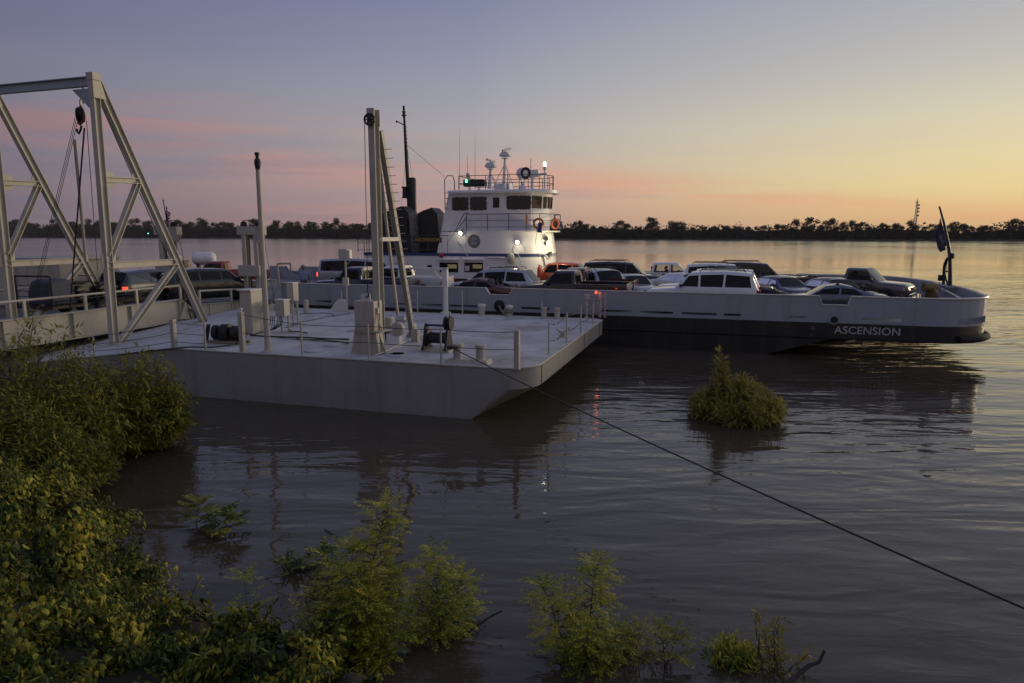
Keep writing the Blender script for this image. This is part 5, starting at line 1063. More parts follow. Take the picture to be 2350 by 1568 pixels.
    for a,c in S['pil']+([(S['rl']+.2,0)] if S['rear']=='bed' else []):
        for sg in (1,-1): body.cbox((a,sg*(W_),(.5+belt-.18)/2),.014,.006,belt-.70)
    body.cur=0
    bo=MB(); bo=body
    me=bo.build('body',[paint,M['trim']],t,smooth=0,fix=False)
    bm=bmesh.new(); bm.from_mesh(me.data); bmesh.ops.remove_doubles(bm,verts=bm.verts,dist=.0008); bmesh.ops.recalc_face_normals(bm,faces=bm.faces); bm.to_mesh(me.data); bm.free()
    me.data.polygons.foreach_set('use_smooth',[True]*len(me.data.polygons)); me.data.set_sharp_from_angle(angle=R(42))
    def weld(b,nm,m):
        o=b.build(nm,m,t,smooth=0,fix=False); bm=bmesh.new(); bm.from_mesh(o.data); bmesh.ops.remove_doubles(bm,verts=bm.verts,dist=.0008); bmesh.ops.recalc_face_normals(bm,faces=bm.faces); bm.to_mesh(o.data); bm.free(); o.data.polygons.foreach_set('use_smooth',[True]*len(o.data.polygons))
    weld(ws,'windscreen',gl)
    if rwm.f: weld(rwm,'rear_window',gl)
    for b in wins: b.build('side_window',gl,t,smooth=0,fix=False)
    if S['rear']=='bed':
        b=MB(); b.prism([(S['rl']-.016,-rw*.8,belt+.05),(S['rl']-.016,rw*.8,belt+.05),(S['rt']-.025+.0,rw*.72,H_-.2),(S['rt']-.025,-rw*.72,H_-.2)],(-.012,0,0)); b.build('rear_window',M['glassclear'] if glass is None else gl,t,smooth=0)
        b=MB(); b.box(xr_,xr_+.06,-W_*.92,W_*.92,S['rail']-.5,S['rail']+.01); tg=b.build('tailgate',paint,t,bevel=.012)
        b=MB(); b.cbox((xr_-.004,0,S['rail']-.12),.01,.2,.06); b.build('handle',M['trim'],tg,smooth=0)
    # lights, grille, bumpers
    hz_=hood*.74
    for sg in (1,-1):
        b=MB(); b.loft([[(xf_-.10,sg*W_*.46,hz_-.09),(xf_-.10,sg*W_*.46,hz_+.07),(xf_-.26,sg*W_*.955,hz_+.08),(xf_-.26,sg*W_*.955,hz_-.07)],[(xf_+.005,sg*W_*.46,hz_-.08),(xf_-.03,sg*W_*.46,hz_+.06),(xf_-.20,sg*W_*.965,hz_+.07),(xf_-.19,sg*W_*.965,hz_-.06)]]); b.build('headlight',M['headlit'] if head else M['headlens'],t,smooth=0,bevel=.01)
        tz=(S.get('rail',belt) if S['rear']=='bed' else (S['trunk'] if S['rear']=='sedan' else belt))-.20
        hh=(.10 if lit and kind=='suv' else .16) if S['rear']!='sedan' else .09
        b=MB(); b.box(xr_-.012,xr_+.16,min(sg*W_*.80,sg*W_*.985),max(sg*W_*.80,sg*W_*.985),tz-hh*.8,tz+hh*.8); b.build('tail_light',M['taillit'] if lit else M[tailcol or 'tail'],t,bevel=.015)
        if kind in('suv','cross','minivan') or S['rear']=='bed' or kind=='van':
            pass
        mx_=S['cowl']-.30; b=MB(); b.loft([[(mx_-.05,sg*(W_*.97),belt+.02),(mx_+.05,sg*(W_*.97),belt+.02),(mx_+.05,sg*(W_*.97),belt+.08),(mx_-.05,sg*(W_*.97),belt+.08)],[(mx_-.06,sg*(W_+.10),belt),(mx_+.06,sg*(W_+.10),belt),(mx_+.06,sg*(W_+.10),belt+.15),(mx_-.06,sg*(W_+.10),belt+.15)],[(mx_-.05,sg*(W_+.21),belt+.02),(mx_+.04,sg*(W_+.21),belt+.02),(mx_+.04,sg*(W_+.21),belt+.13),(mx_-.05,sg*(W_+.21),belt+.13)]]); b.build('mirror',M['trim'] if kind!='sedan' else paint,t,bevel=.015)
        xs_=[S['cowl']-1.15]+([a-.75 for a,c in S['pil'][:1]] if kind not in('coupe','pickup') else [])
        for hx in xs_: b=MB(); b.cbox((hx,sg*(W_+.012),belt-.22),.2,.03,.035); b.build('door_handle',paint,t,bevel=.008)
    b=MB(); b.box(xf_-.12,xf_+.012,-W_*.44,W_*.44,hz_-.16,hz_+.06)
    gr=b.build('grille',M['trim'],t,bevel=.02)
    if kind in('pickup','suv','crew','van'):
        b=MB()
        for z in (-.15,-.05,.055): b.box(xf_+.01,xf_+.03,-W_*.45,W_*.45,hz_+z-.014,hz_+z+.014)
        b.build('grille_bar',M['chrome'],gr)
    b=MB(); b.loft([[(xf_-.30,sg*W_*.97,.40) if i%2==0 else (xf_-.30,sg*W_*.97,.58) for i,sg in ((0,1),(1,1),(3,-1),(2,-1))],[(xf_+.02,W_*.78,.38),(xf_+.02,W_*.78,.60),(xf_+.02,-W_*.78,.60),(xf_+.02,-W_*.78,.38)],[(xf_+.06,W_*.66,.42),(xf_+.06,W_*.66,.56),(xf_+.06,-W_*.66,.56),(xf_+.06,-W_*.66,.42)]]); b.build('front_bumper',M['chrome'] if kind in('pickup',) else paint,t,bevel=.02)
    b=MB(); b.box(xr_-.07,xr_+.1,-W_*.9,W_*.9,.42,.62); b.build('rear_bumper',M['chrome'] if S['rear']=='bed' else paint,t,bevel=.03)
    for x in (xf_+.065,xr_-.075 if S['rear']=='bed' else xr_-.012): b=MB(); b.box(min(x,x+.008),max(x,x+.008),-.16,.16,.44 if x>0 or S['rear']=='bed' else .70,.58 if x>0 or S['rear']=='bed' else .84); b.build('number_plate',M['plate'],t,smooth=0)
    for x in S['wx']:
        for sg in (1,-1): wheel(t,x,sg*(W_-.10),S['wr'])
    seats=[S['cowl']-1.25]+([S['cowl']-2.1] if kind not in('pickup',) else [])
    for x in seats:
        for sg in (1,-1):
            b=MB(); b.box(x-.1,x+.45,sg*.42-.25,sg*.42+.25,.55,.75); b.prism([(x-.05,sg*.42-.24,.7),(x+.12,sg*.42-.24,.7),(x-.08,sg*.42-.22,belt+.18),(x-.2,sg*.42-.22,belt+.18)],(0,.46,0)); b.box(x-.20,x-.09,sg*.42-.12,sg*.42+.12,belt+.2,belt+.38); b.build('seat',M['seat'],t,bevel=.04)
    b=MB(); b.box(S['cowl']-.5,S['cowl']-.05,-W_*.8,W_*.8,hood-.3,hood-.02); b.build('dashboard',M['trim'],t,bevel=.03)
    if rack:
        for sg in (1,-1): b=MB(); x0,x1=S['rf']-.35,S['rt']+.25; b.tube([(x0,sg*rw*.9,H_-.05),(x0-.1,sg*rw*.9,H_+.045),(x1+.1,sg*rw*.9,H_+.045),(x1,sg*rw*.9,H_-.05)],.022,6); b.build('roof_rail',M['trim'],t)
        for f in (.25,.8): x=x0+(x1-x0)*f; b=MB(); b.tube([(x,-rw*.9,H_+.05),(x,rw*.9,H_+.05)],.022,6); b.build('crossbar',M['trim'],t)
    if stripe:
        for sg in (1,-1): b=MB(); b.box(xr_+.3,xf_-.5,sg*(W_+.004)-.003,sg*(W_+.004)+.003,.36,.60); b.build('lower_trim',stripe,t,smooth=0)
    return t
PT={k:carpaint(k+' car paint',c,m) for k,(c,m) in dict(navy=((.012,.016,.06),.2),white=((.66,.67,.70),0),maroon=((.085,.018,.012),.3),silver=((.42,.43,.46),.6),black=((.008,.008,.010),.2),green=((.010,.018,.016),.3),copper=((.10,.04,.02),.4),orange=((.22,.04,.012),.2),bluegrey=((.06,.07,.13),.5),darkgrey=((.05,.055,.065),.4),taupe=((.12,.11,.11),.5),vansilver=((.34,.36,.38),.3),redtruck=((.26,.03,.015),.3),slate=((.10,.11,.15),.5)).items()}
LEFT=F.yaw+PI; RIGHT=F.yaw
def park(name,label,cat,px_,lane,yaw,kind,paint,group='vehicles on the ferry deck',**k):
    py=zat(F.w(0,0),600); x=F.pl(px_,640,lane).x
    return vehicle(name,label,cat,F.w(x,lane,CZ+.005),yaw,kind,PT[paint],group,**k)
l1,l2,l3,l4=1.65,4.3,7.2,9.9
park('pickup_truck','dark blue pickup truck beside the near bulwark, nearest the ramp','pickup',838,l1,LEFT,'pickup','navy',glass='glassdark')
park('pickup_truck','white pickup truck with its pale tailgate showing beyond the blue pickup','pickup',925,l2-.2,LEFT,'pickup','white')
park('sedan_car','low maroon sedan showing in the bulwark notch in front of the minivan','car',1090,l1,LEFT,'coupe','maroon')
park('minivan','silver minivan with roof rails beside the white deckhouse','minivan',1136,l2,LEFT,'minivan','silver',glass='glassdark',rack=True)
park('pickup_truck','black pickup truck beside the near bulwark, right of the minivan','pickup',1315,l1,LEFT,'pickup','black')
park('pickup_truck','copper brown pickup truck half hidden behind the black pickup','pickup',1338,l2-.2,LEFT,'pickup','copper')
park('suv_car','silver roof-railed wagon peeping out behind the copper pickup cab','car',1366,l3-.6,LEFT-R(55),'cross','silver',rack=True,H=1.72)
park('suv_car','large white SUV beside the near bulwark with a dark roof rack','SUV',1612,l1,LEFT,'suv','white',glass='glassdark',rack=True)
park('suv_car','white SUV in the second row, its bonnet just beyond the nearest white SUV','SUV',1622,l2-.3,LEFT,'suv','white',glass='glassdark',rack=True)
park('suv_car','white SUV in the far row, only its dark-windowed roof in view','SUV',1666,l4+.1,RIGHT,'suv','white',glass='glassdark',rack=True)
park('sedan_car','silver sedan facing forward between the copper pickup and the white SUVs','car',1452,l3-.8,RIGHT-R(58),'sedan','silver')
park('suv_car','orange-red crossover just right of the curved deckhouse front','car',1316,13.6,RIGHT,'cross','orange',glass='glassdark',H=1.74)
park('suv_car','long black SUV with roof rails behind the silver sedan','SUV',1436,l4+1.4,RIGHT,'suv','black',glass='glassdark',rack=True,L=5.5,rl=-2.55,rt=-2.4)
park('pickup_truck','white crew-cab pickup with see-through cab in the far row','pickup',1524,13.7,RIGHT,'crew','white',glass='glassclear',rack=False)
park('sedan_car','white sedan whose windscreen shows behind the bonnets of the white SUVs','car',1574,8.7,RIGHT-R(40),'sedan','white')
park('suv_car','black SUV with roof rack in the far row right of the white ones','SUV',1738,12.7,RIGHT,'suv','black',rack=True,L=5.3,rl=-2.45,rt=-2.3)
park('sedan_car','blue-grey sedan seen from its front right of the white SUVs','car',1797,l3-.1,RIGHT-R(60),'sedan','bluegrey')
park('coupe_car','dark grey coupe filling the bow-end bulwark notch','car',1908,2.3,LEFT,'coupe','slate')
park('sedan_car','dark grey sedan roof between the coupe and the bow pickup','car',1918,6.3,RIGHT-R(60),'sedan','taupe')
park('pickup_truck','taupe pickup with a chrome grille turned towards the near bow','pickup',1962,9.0,RIGHT-R(24),'pickup','taupe')
tk=[o for o in bpy.data.objects if str(o.get('label','')).startswith('taupe pickup')][0]; b=MB(); b.prism([(2.79,-.16,.79),(2.79,.16,.79),(2.79,.14,.86),(2.79,-.14,.86)],(.015,0,0)); b.prism([(2.79,-.07,.765),(2.79,.07,.765),(2.79,.07,.885),(2.79,-.07,.885)],(.018,0,0)); b.build('grille_badge',M['gold'],tk,smooth=0)
park('passenger_van','pale silver van with a lit tail lamp near the ramp landing','van',828,8.4,RIGHT+R(4),'van','vansilver',lit=True,glass='glassdark')
for wdt in (): pass
# vehicles on the ramp
RY=B.yaw+PI/2
def ramp_park(name,label,cat,px_,yl,dx,yaw,kind,paint,z,**k):
    return vehicle(name,label,cat,B.w(xg+dx,yl,z),yaw,kind,PT[paint],'vehicles driving off along the ramp',**k)
ramp_park('suv_car','dark green SUV climbing onto the ferry apron by the handrail','SUV',0,BW+.2,-1.0,RY-R(28),'suv','green',1.94,H=1.8,glass='glassdark')
ramp_park('suv_car','grey SUV with lit tail lamps on the ramp behind the gantry leg','SUV',0,B.plx(352,650,xg-2.7).y,-2.7,RY-R(2),'suv','darkgrey',1.98,lit=True,glass='glassdark',H=1.8)
vehicle('pickup_truck','red pickup with a bright tailgate entering the ferry deck','pickup',F.w(F.pl(512,620,6.3).x,6.3,CZ+.005),LEFT+R(24),'pickup',PT['redtruck'],'vehicles driving off along the ramp',tailcol='amber',head=True)
tp=vehicle('pickup_truck','blue and silver pickup under the white tank beyond the green SUV','pickup',F.w(F.pl(420,620,7.4).x,7.4,CZ+.005),LEFT+R(24),'pickup',PT['navy'],'vehicles driving off along the ramp')
b=MB(); b.lathe([(.0,-.75),(.3,-.72),(.42,-.6),(.44,-.55),(.44,.55),(.42,.6),(.3,.72),(.0,.75)],20)
for k in (-.3,.3): b.lathe([(.455,-.03+k),(.46,0+k),(.455,.03+k)],20)
o=b.build('liquid_tank',M['white'],None); bpy.context.view_layer.update(); tq=tp.matrix_basis @ Vector((-1.45,0,0)); zt_=F.pl(462,594,7.4).z; o.location=(tq.x,tq.y,zt_); o.rotation_euler=(0,PI/2,F.yaw+R(24)); prop(o,'white cylindrical tank with strap bands carried above the blue and silver pickup','tank')
b=MB()
for k in (-.4,.4): b.box(.38,zt_-CZ-.74,-.3,.3,k-.05,k+.05)
b.build('cradle',M['dark'],o)
# flat trailer with a caged frame, quad bikes and a small covered load
q=(xg-2.6,B.plx(205,668,xg-2.6).y); t=thing('flat_trailer','dark flat trailer with an upright pipe gate on the ramp at far left','trailer',B.w(q[0],q[1],1.98),RY)
b=MB(); b.box(-2.6,2.4,-.95,.95,.42,.54); b.beam((2.4,-.5,.48),(3.6,0,.48),.08,.1); b.beam((2.4,.5,.48),(3.6,0,.48),.08,.1); b.build('bed',M['dark'],t)
b=MB()
for y in (-.95,.95): b.tube([(-2.55,y,.5),(-2.55,y,1.75)],.04,8)
b.tube([(-2.55,-.95,1.75),(-2.55,.95,1.75)],.04,8)
for k in range(4): b.tube([(-2.55,-.95,.7+.22*k),(-2.55,.95,.7+.22*k)],.018,6)
b.build('tail_gate',M['trim'],t)
b=MB(); b.tube([(-2.5,-.95,.75),(2.4,-.95,.75)],.03,6); b.tube([(-2.5,.95,.75),(2.4,.95,.75)],.03,6)
for k in range(6):
    for y in (-.95,.95): b.tube([(-2.4+k*.95,y,.5),(-2.4+k*.95,y,.75)],.025,6)
b.build('side_rail',M['trim'],t)
for x in (-.35,.5):
    for sg in (1,-1): wheel(t,x,sg*1.08,.33)
def quad(dx,dy,label,yaw=0):
    t=thing('quad_bike',label,'quad bike',B.w(q[0]+dx,q[1]+dy,1.98+.545),RY+yaw,'quad bikes on the trailer')
    b=MB(); b.loft([[(-.75,-.16,.45),(-.75,.16,.45),(-.75,.16,.6),(-.75,-.16,.6)],[(-.1,-.2,.4),(-.1,.2,.4),(-.1,.15,.78),(-.1,-.15,.78)],[(.35,-.2,.4),(.35,.2,.4),(.35,.14,.88),(.35,-.14,.88)],[(.85,-.14,.45),(.85,.14,.45),(.85,.12,.66),(.85,-.12,.66)]]); b.build('body',M['dark'],t,bevel=.03)
    b=MB(); b.box(-.6,.15,-.15,.15,.76,.88); b.build('seat',M['seat'],t,bevel=.05)
    b=MB(); b.tube([(.32,0,.85),(.25,0,1.08),(.18,-.36,1.1)],.02,6); b.tube([(.25,0,1.08),(.18,.36,1.1)],.02,6); b.build('handlebar',M['trim'],t)
    for x in (-.8,.75): b=MB(); b.box(x-.25,x+.25,-.4,.4,.74,.77); [b.tube([(x-.25+.12*k,-.42,.8),(x-.25+.12*k,.42,.8)],.012,5) for k in range(5)]; b.build('rack',M['trim'],t)
    for x in (-.62,.62):
        for sg in (1,-1):
            b=MB(); b.loft([[(x-.36,sg*.28,.55),(x+.36,sg*.28,.55),(x+.36,sg*.55,.52),(x-.36,sg*.55,.52)],[(x-.2,sg*.28,.68),(x+.2,sg*.28,.68),(x+.2,sg*.54,.65),(x-.2,sg*.54,.65)]]); b.build('mudguard',M['dark'],t); wheel(t,x,sg*.44,.28)
quad(.0,1.3,'dark green quad bike on the front of the flat trailer'); quad(.1,-.35,'dark quad bike in the middle of the flat trailer',R(6))
b=MB(); b.loft([[(-.6,-.6,0),(.6,-.6,0),(.6,.6,0),(-.6,.6,0)],[(-.62,-.6,.5),(.62,-.6,.5),(.62,.6,.5),(-.62,.6,.5)],[(-.5,-.52,.95),(.5,-.52,.95),(.5,.52,.95),(-.5,.52,.95)],[(-.3,-.35,1.05),(.3,-.35,1.05),(.3,.35,1.05),(-.3,.35,1.05)]]); o=b.build('covered_load',mat('grey tarpaulin',(.06,.07,.095),.8,var=.2,scale=4,bump=.3),None,bevel=.06); o.location=B.w(q[0],q[1]-1.75,1.98+.545); o.rotation_euler=(0,0,RY); prop(o,'rounded blue-grey covered load behind the pipe gate of the trailer','load')
# ---------------------------------------------------------------- people
def skin(name,pts,edges,m,par,sub=1):
    me=bpy.data.meshes.new(name); me.from_pydata([p for p,r in pts],edges,[]); me.materials.append(m); o=bpy.data.objects.new(name,me); COL.objects.link(o); o.parent=par
    s=o.modifiers.new('skin','SKIN'); me.skin_vertices.new() if not me.skin_vertices else None
    for i,(p,r) in enumerate(pts): rr=r if isinstance(r,tuple) else (r,r); me.skin_vertices[0].data[i].radius=rr; me.skin_vertices[0].data[i].use_root=(i==0)
    s.use_smooth_shade=True; u=o.modifiers.new('sub','SUBSURF'); u.levels=sub; u.render_levels=sub
    return o
def chain(i0,n,start=None): 
    e=[]; prev=start if start is not None else i0
    for k in range(i0 if start is not None else i0+1,i0+n): e.append((prev,k)); prev=k
    return e
def arm(pts,ed,root,sh,el,wr,out,curl):
    i=len(pts); sh,el,wr=Vector(sh),Vector(el),Vector(wr); d=(wr-el).normalized(); palm=wr+d*.09
    pts+= [(sh,.058),(sh.lerp(el,.5),.05),(el,.042),(el.lerp(wr,.5),.036),(wr,.027),(palm,(.04,.022))]
    ed.append((root,i)); ed+= [(i+k,i+k+1) for k in range(5)]
    out=Vector(out).normalized()
    for k in range(4):
        b=palm+out*(.03-.02*k)+d*.02; L_=(.075,.085,.08,.06)[k]; j=len(pts); c=Vector(curl)
        pts+= [(b+d*L_*.5,.009),(b+d*L_*.9+c*.25,.008),(b+d*L_+c*.6,.007)]; ed+= [(i+5,j),(j,j+1),(j+1,j+2)]
    j=len(pts); b=palm-d*.05+out*.04; pts+= [(b+out*.01,.011),(b+out*.035+d*.03,.009),(b+out*.045+d*.055,.008)]; ed+= [(i+5,j),(j,j+1),(j+1,j+2)]
def headpts(pts,ed,neck,c,fwd):
    i=len(pts); c=Vector(c); f=Vector(fwd).normalized(); s_=f.cross(Vector((0,0,1)))
    pts+= [(c+Vector((0,0,-.10))+f*.02,(.055,.06)),(c+f*.012,(.078,.092)),(c+Vector((0,0,.085)),(.062,.075)),(c+f*.105+Vector((0,0,-.01)),.012),(c+s_*.083+Vector((0,0,-.01)),.016),(c-s_*.083+Vector((0,0,-.01)),.016),(c+f*.07+Vector((0,0,-.09)),.025)]
    ed+= [(neck,i),(i,i+1),(i+1,i+2),(i+1,i+3),(i+1,i+4),(i+1,i+5),(i,i+6)]
def standing(label,loc,yaw):
    t=thing('person',label,'person',loc,yaw)
    P_=[(Vector((0,0,.95)),(.17,.12)),(Vector((0,0,1.15)),(.17,.125)),(Vector((0,0,1.35)),(.185,.12)),(Vector((0,0,1.47)),(.09,.07)),(Vector((0,.01,1.54)),.052)]
    E_=[(0,1),(1,2),(2,3),(3,4)]
    headpts(P_,E_,4,(0,.03,1.66),(-.3,1,0))
    arm(P_,E_,2,(.21,0,1.42),(.29,-.03,1.15),(.30,.06,.90),(-.3,1,0),(-.04,0,0))
    arm(P_,E_,2,(-.21,.02,1.42),(-.42,.22,1.36),(-.62,.40,1.48),(0,0,1),(.02,.02,-.02))
    for sg in (1,-1):
        i=len(P_); P_+= [(Vector((sg*.10,0,.88)),(.095,.10)),(Vector((sg*.115,.01,.50)),.062),(Vector((sg*.12,-.01,.28)),.055),(Vector((sg*.12,-.02,.09)),.04),(Vector((sg*.135,.08,.04)),(.042,.035)),(Vector((sg*.14,.17,.035)),(.038,.025))]
        E_+= [(0,i)]+[(i+k,i+k+1) for k in range(5)]
    skin('body',P_,E_,M['skin'],t,2)
    S_=[(Vector((0,0,.90)),(.225,.175)),(Vector((0,0,1.12)),(.235,.185)),(Vector((0,0,1.34)),(.23,.155)),(Vector((0,0,1.46)),(.12,.09)),(Vector((.22,0,1.42)),.085),(Vector((.275,-.02,1.22)),.078),(Vector((-.22,.02,1.42)),.085),(Vector((-.38,.17,1.37)),.075)]
    skin('shirt',S_,[(0,1),(1,2),(2,3),(2,4),(4,5),(2,6),(6,7)],M['shirt'],t,2)
    T_=[(Vector((0,0,.95)),(.20,.15))]; TE=[]
    for sg in (1,-1): i=len(T_); T_+= [(Vector((sg*.11,0,.80)),.115),(Vector((sg*.115,.01,.5)),.088),(Vector((sg*.12,-.01,.14)),.075)]; TE+= [(0,i),(i,i+1),(i+1,i+2)]
    skin('trousers',T_,TE,M['trouser'],t,2)
    b=MB(); b.lathe([(.098,0),(.102,.03),(.09,.09),(.05,.125),(0,.13)],16,(-.005,.025,1.70)); b.prism([(-.08,.09,1.71),(.05,.11,1.71),(.02,.21,1.695),(-.08,.19,1.695)],(0,0,.012)); b.build('cap',M['cap'],t)
    b=MB(); b.lathe([(.085,0),(.095,.06),(.09,.1)],14,(0,.018,1.60)); 
    for sg in (1,-1): b=MB(); b.loft([[(sg*.12-.05,-.10,0),(sg*.12+.05,-.10,0),(sg*.12+.05,-.10,.09),(sg*.12-.05,-.10,.09)],[(sg*.135-.055,.05,0),(sg*.135+.055,.05,0),(sg*.135+.05,.05,.09),(sg*.135-.05,.05,.09)],[(sg*.14-.05,.2,0),(sg*.14+.05,.2,0),(sg*.14+.04,.2,.05),(sg*.14-.04,.2,.05)]]); b.build('shoe',M['trim'],t,bevel=.015)
q=F.pl(697,640,2.6); standing('man in light blue shirt and grey cap standing on the ferry deck with raised arm',F.w(q.x,2.6,CZ+.005),R(20))
def seated(label,veh,x,y,shirt='trouser',seatz=.72):
    c=veh.matrix_basis @ Vector((x,y,seatz)); t=thing('person',label,'person',c,veh.rotation_euler.z)
    P_=[(Vector((0,0,.08)),(.17,.14)),(Vector((-.03,0,.30)),(.16,.12)),(Vector((-.06,0,.48)),(.17,.11)),(Vector((-.07,0,.60)),.065),(Vector((-.07,0,.66)),.05)]; E_=[(0,1),(1,2),(2,3),(3,4)]
    headpts(P_,E_,4,(-.05,0,.78),(1,0,0))
    arm(P_,E_,2,(-.05,.2,.52),(.12,.24,.34),(.36,.16,.42),(0,0,1),(-.01,0,-.03)); arm(P_,E_,2,(-.05,-.2,.52),(.12,-.24,.34),(.36,-.16,.42),(0,0,1),(-.01,0,-.03))
    for sg in (1,-1): i=len(P_); P_+= [(Vector((.2,sg*.1,.08)),.085),(Vector((.45,sg*.11,.12)),.06),(Vector((.62,sg*.11,-.15)),.045),(Vector((.72,sg*.11,-.2)),.04)]; E_+= [(0,i),(i,i+1),(i+1,i+2),(i+2,i+3)]
    skin('body',P_,E_,M['skin'],t,2)
    skin('shirt',[(Vector((0,0,.06)),(.20,.17)),(Vector((-.03,0,.30)),(.19,.15)),(Vector((-.06,0,.47)),(.2,.135)),(Vector((-.07,0,.57)),(.1,.085)),(Vector((-.05,.21,.52)),.075),(Vector((.06,.235,.40)),.065),(Vector((-.05,-.21,.52)),.075),(Vector((.06,-.235,.40)),.065)],[(0,1),(1,2),(2,3),(2,4),(4,5),(2,6),(6,7)],M[shirt],t,2)
    b=MB(); b.lathe([(.088,0),(.095,.05),(.085,.10),(.04,.13),(0,.135)],14,(-.06,0,.80)); b.build('hair',M['trim'],t)
V={o['label']:o for o in bpy.data.objects if o.get('category') in('pickup','car','SUV')}
def vby(s): return next(o for k,o in V.items() if k.startswith(s))
bpy.context.view_layer.update()
seated('driver sitting in the see-through cab of the white crew-cab pickup',vby('white crew-cab'),.42,.40,seatz=.78)
seated('driver in dark clothes inside the dark grey coupe at the bow notch',vby('dark grey coupe'),-.15,.38,seatz=.48)
seated('driver in a pale shirt inside the black pickup by the near bulwark',vby('black pickup'),.25,.40,'cap',seatz=.78)
# ---------------------------------------------------------------- mooring cable to the shore
a_=B.w(BITT.x-.44,BITT.y-.02,DZ+.38); e_=gy(2480,1452,6.2); m0=MB()
m0.tube([a_.lerp(e_,k/24)+Vector((0,0,-.10*4*(k/24)*(1-k/24))) for k in range(25)],.014,6)
for j in range(2): m0.tube([a_+Vector((.0,0,.05*j))+Vector((.19*math.cos(k*.4)-.02,.19*math.sin(k*.4)+.02,-.02+.004*k)) for k in range(17)],.016,5)
prop(m0.build('mooring_cable',M['cable'],None),'long black mooring cable running from the near bitt across the water to the lower right','cable')
# ---------------------------------------------------------------- vegetation
rnd=random.Random(7)
def rv(s=1.0): return Vector((rnd.uniform(-s,s),rnd.uniform(-s,s),rnd.uniform(-s,s)))
def leaf(b,p,d,up,l,w,fold=.25):
    d=d.normalized(); s=d.cross(up); s=s.normalized() if s.length>1e-4 else Vector((1,0,0)); n=s.cross(d)
    m=p+d*l*.42; i=len(b.v); dr=-n*l*.10
    b.v+=[tuple(p),tuple(m+s*w*.5-n*fold*w),tuple(p+d*l+dr),tuple(m-s*w*.5-n*fold*w)]
    b.face((i,i+1,i+2)); b.face((i,i+2,i+3))
def bigleaf(b,p,d,up,l,w):
    d=d.normalized(); s=d.cross(up); s=s.normalized() if s.length>1e-4 else Vector((1,0,0)); n=s.cross(d); i=len(b.v)
    b.v+=[tuple(p),tuple(p+d*l*.15+s*w*.42-n*w*.05),tuple(p+d*l*.5+s*w*.42-n*w*.12),tuple(p+d*l-n*l*.18),tuple(p+d*l*.5-s*w*.42-n*w*.12),tuple(p+d*l*.15-s*w*.42-n*w*.05),tuple(p+d*l*.45+n*w*.05)]
    for a,c in ((0,1),(1,2),(2,3),(3,4),(4,5),(5,0)): b.face((i+6,i+a,i+c))
def frond(lb,p,d,L_,n=9,ll=.05,lw=.02):
    pr=p; dd=d.normalized()
    for k in range(n):
        dd=(dd+Vector((0,0,-.055))+rv(.03)).normalized(); q=pr+dd*(L_/n); s=dd.cross(Vector((0,0,1))); s=s.normalized() if s.length>.05 else Vector((1,0,0)); up=s.cross(dd)
        f=.75+.5*math.sin(PI*(k+1)/(n+1))
        for sg in (1,-1): leaf(lb,q,s*sg+dd*.45+rv(.15),up+rv(.25),ll*f*rnd.uniform(.8,1.15),lw*f,.1)
        pr=q
    leaf(lb,pr,dd,Vector((0,0,1)),ll,lw,.1)
def locust(name,label,base,tops,spread,dens=1.0,group=None,leafm='locust',ll=.046,lw=.019):
    t=thing(name,label,'sapling',base,0,group); wb=MB(); lb=MB()
    for tp in tops:
        tp=Vector(tp)-Vector(base); H_=tp.length; pts=[]; n=10
        for k in range(n+1):
            f=k/n; pts.append(tp*f+Vector((.04*math.sin(f*5+tp.x*3),.04*math.cos(f*4),0))*H_*.4*f)
        wb.tube(pts,[.016*(1-f/n*.85)*max(.6,H_/1.5) for f in range(n+1)],6)
        nb_=int(22*dens*H_)
        for j in range(nb_):
            f=.12+.88*(j+rnd.random())/nb_; i=min(n-1,int(f*n)); p=pts[i].lerp(pts[i+1],f*n-i)
            an=j*2.4+rnd.uniform(-.4,.4); env=spread*(1.08-f)**.7*rnd.uniform(.55,1.1)*(.75+.25*min(1,f*3)); d=Vector((math.cos(an),math.sin(an),rnd.uniform(.1,.75)))
            d.normalize(); m=max(2,int(env/.10)); pr=p; bp_=[p]
            for k in range(m):
                d=(d+Vector((0,0,.04))+rv(.12)).normalized(); q=pr+d*env/m; bp_.append(q)
                s=d.cross(Vector((0,0,1))).normalized()
                if rnd.random()<.95: frond(lb,q,s*rnd.choice((1,-1))+d*.5+Vector((0,0,rnd.uniform(-.25,.4))),rnd.uniform(.16,.30),8,ll,lw)
                pr=q
            frond(lb,pr,d,rnd.uniform(.18,.32),9,ll,lw); wb.tube(bp_,[.006]*len(bp_),4)
        for k in range(7): frond(lb,pts[-1],Vector((math.cos(k*.9),math.sin(k*.9),rnd.uniform(.5,1.4))),rnd.uniform(.18,.28),9,ll,lw)
    wb.build('stem',M['bark'],t); lb.build('foliage',M[leafm],t,smooth=0,fix=False); return t
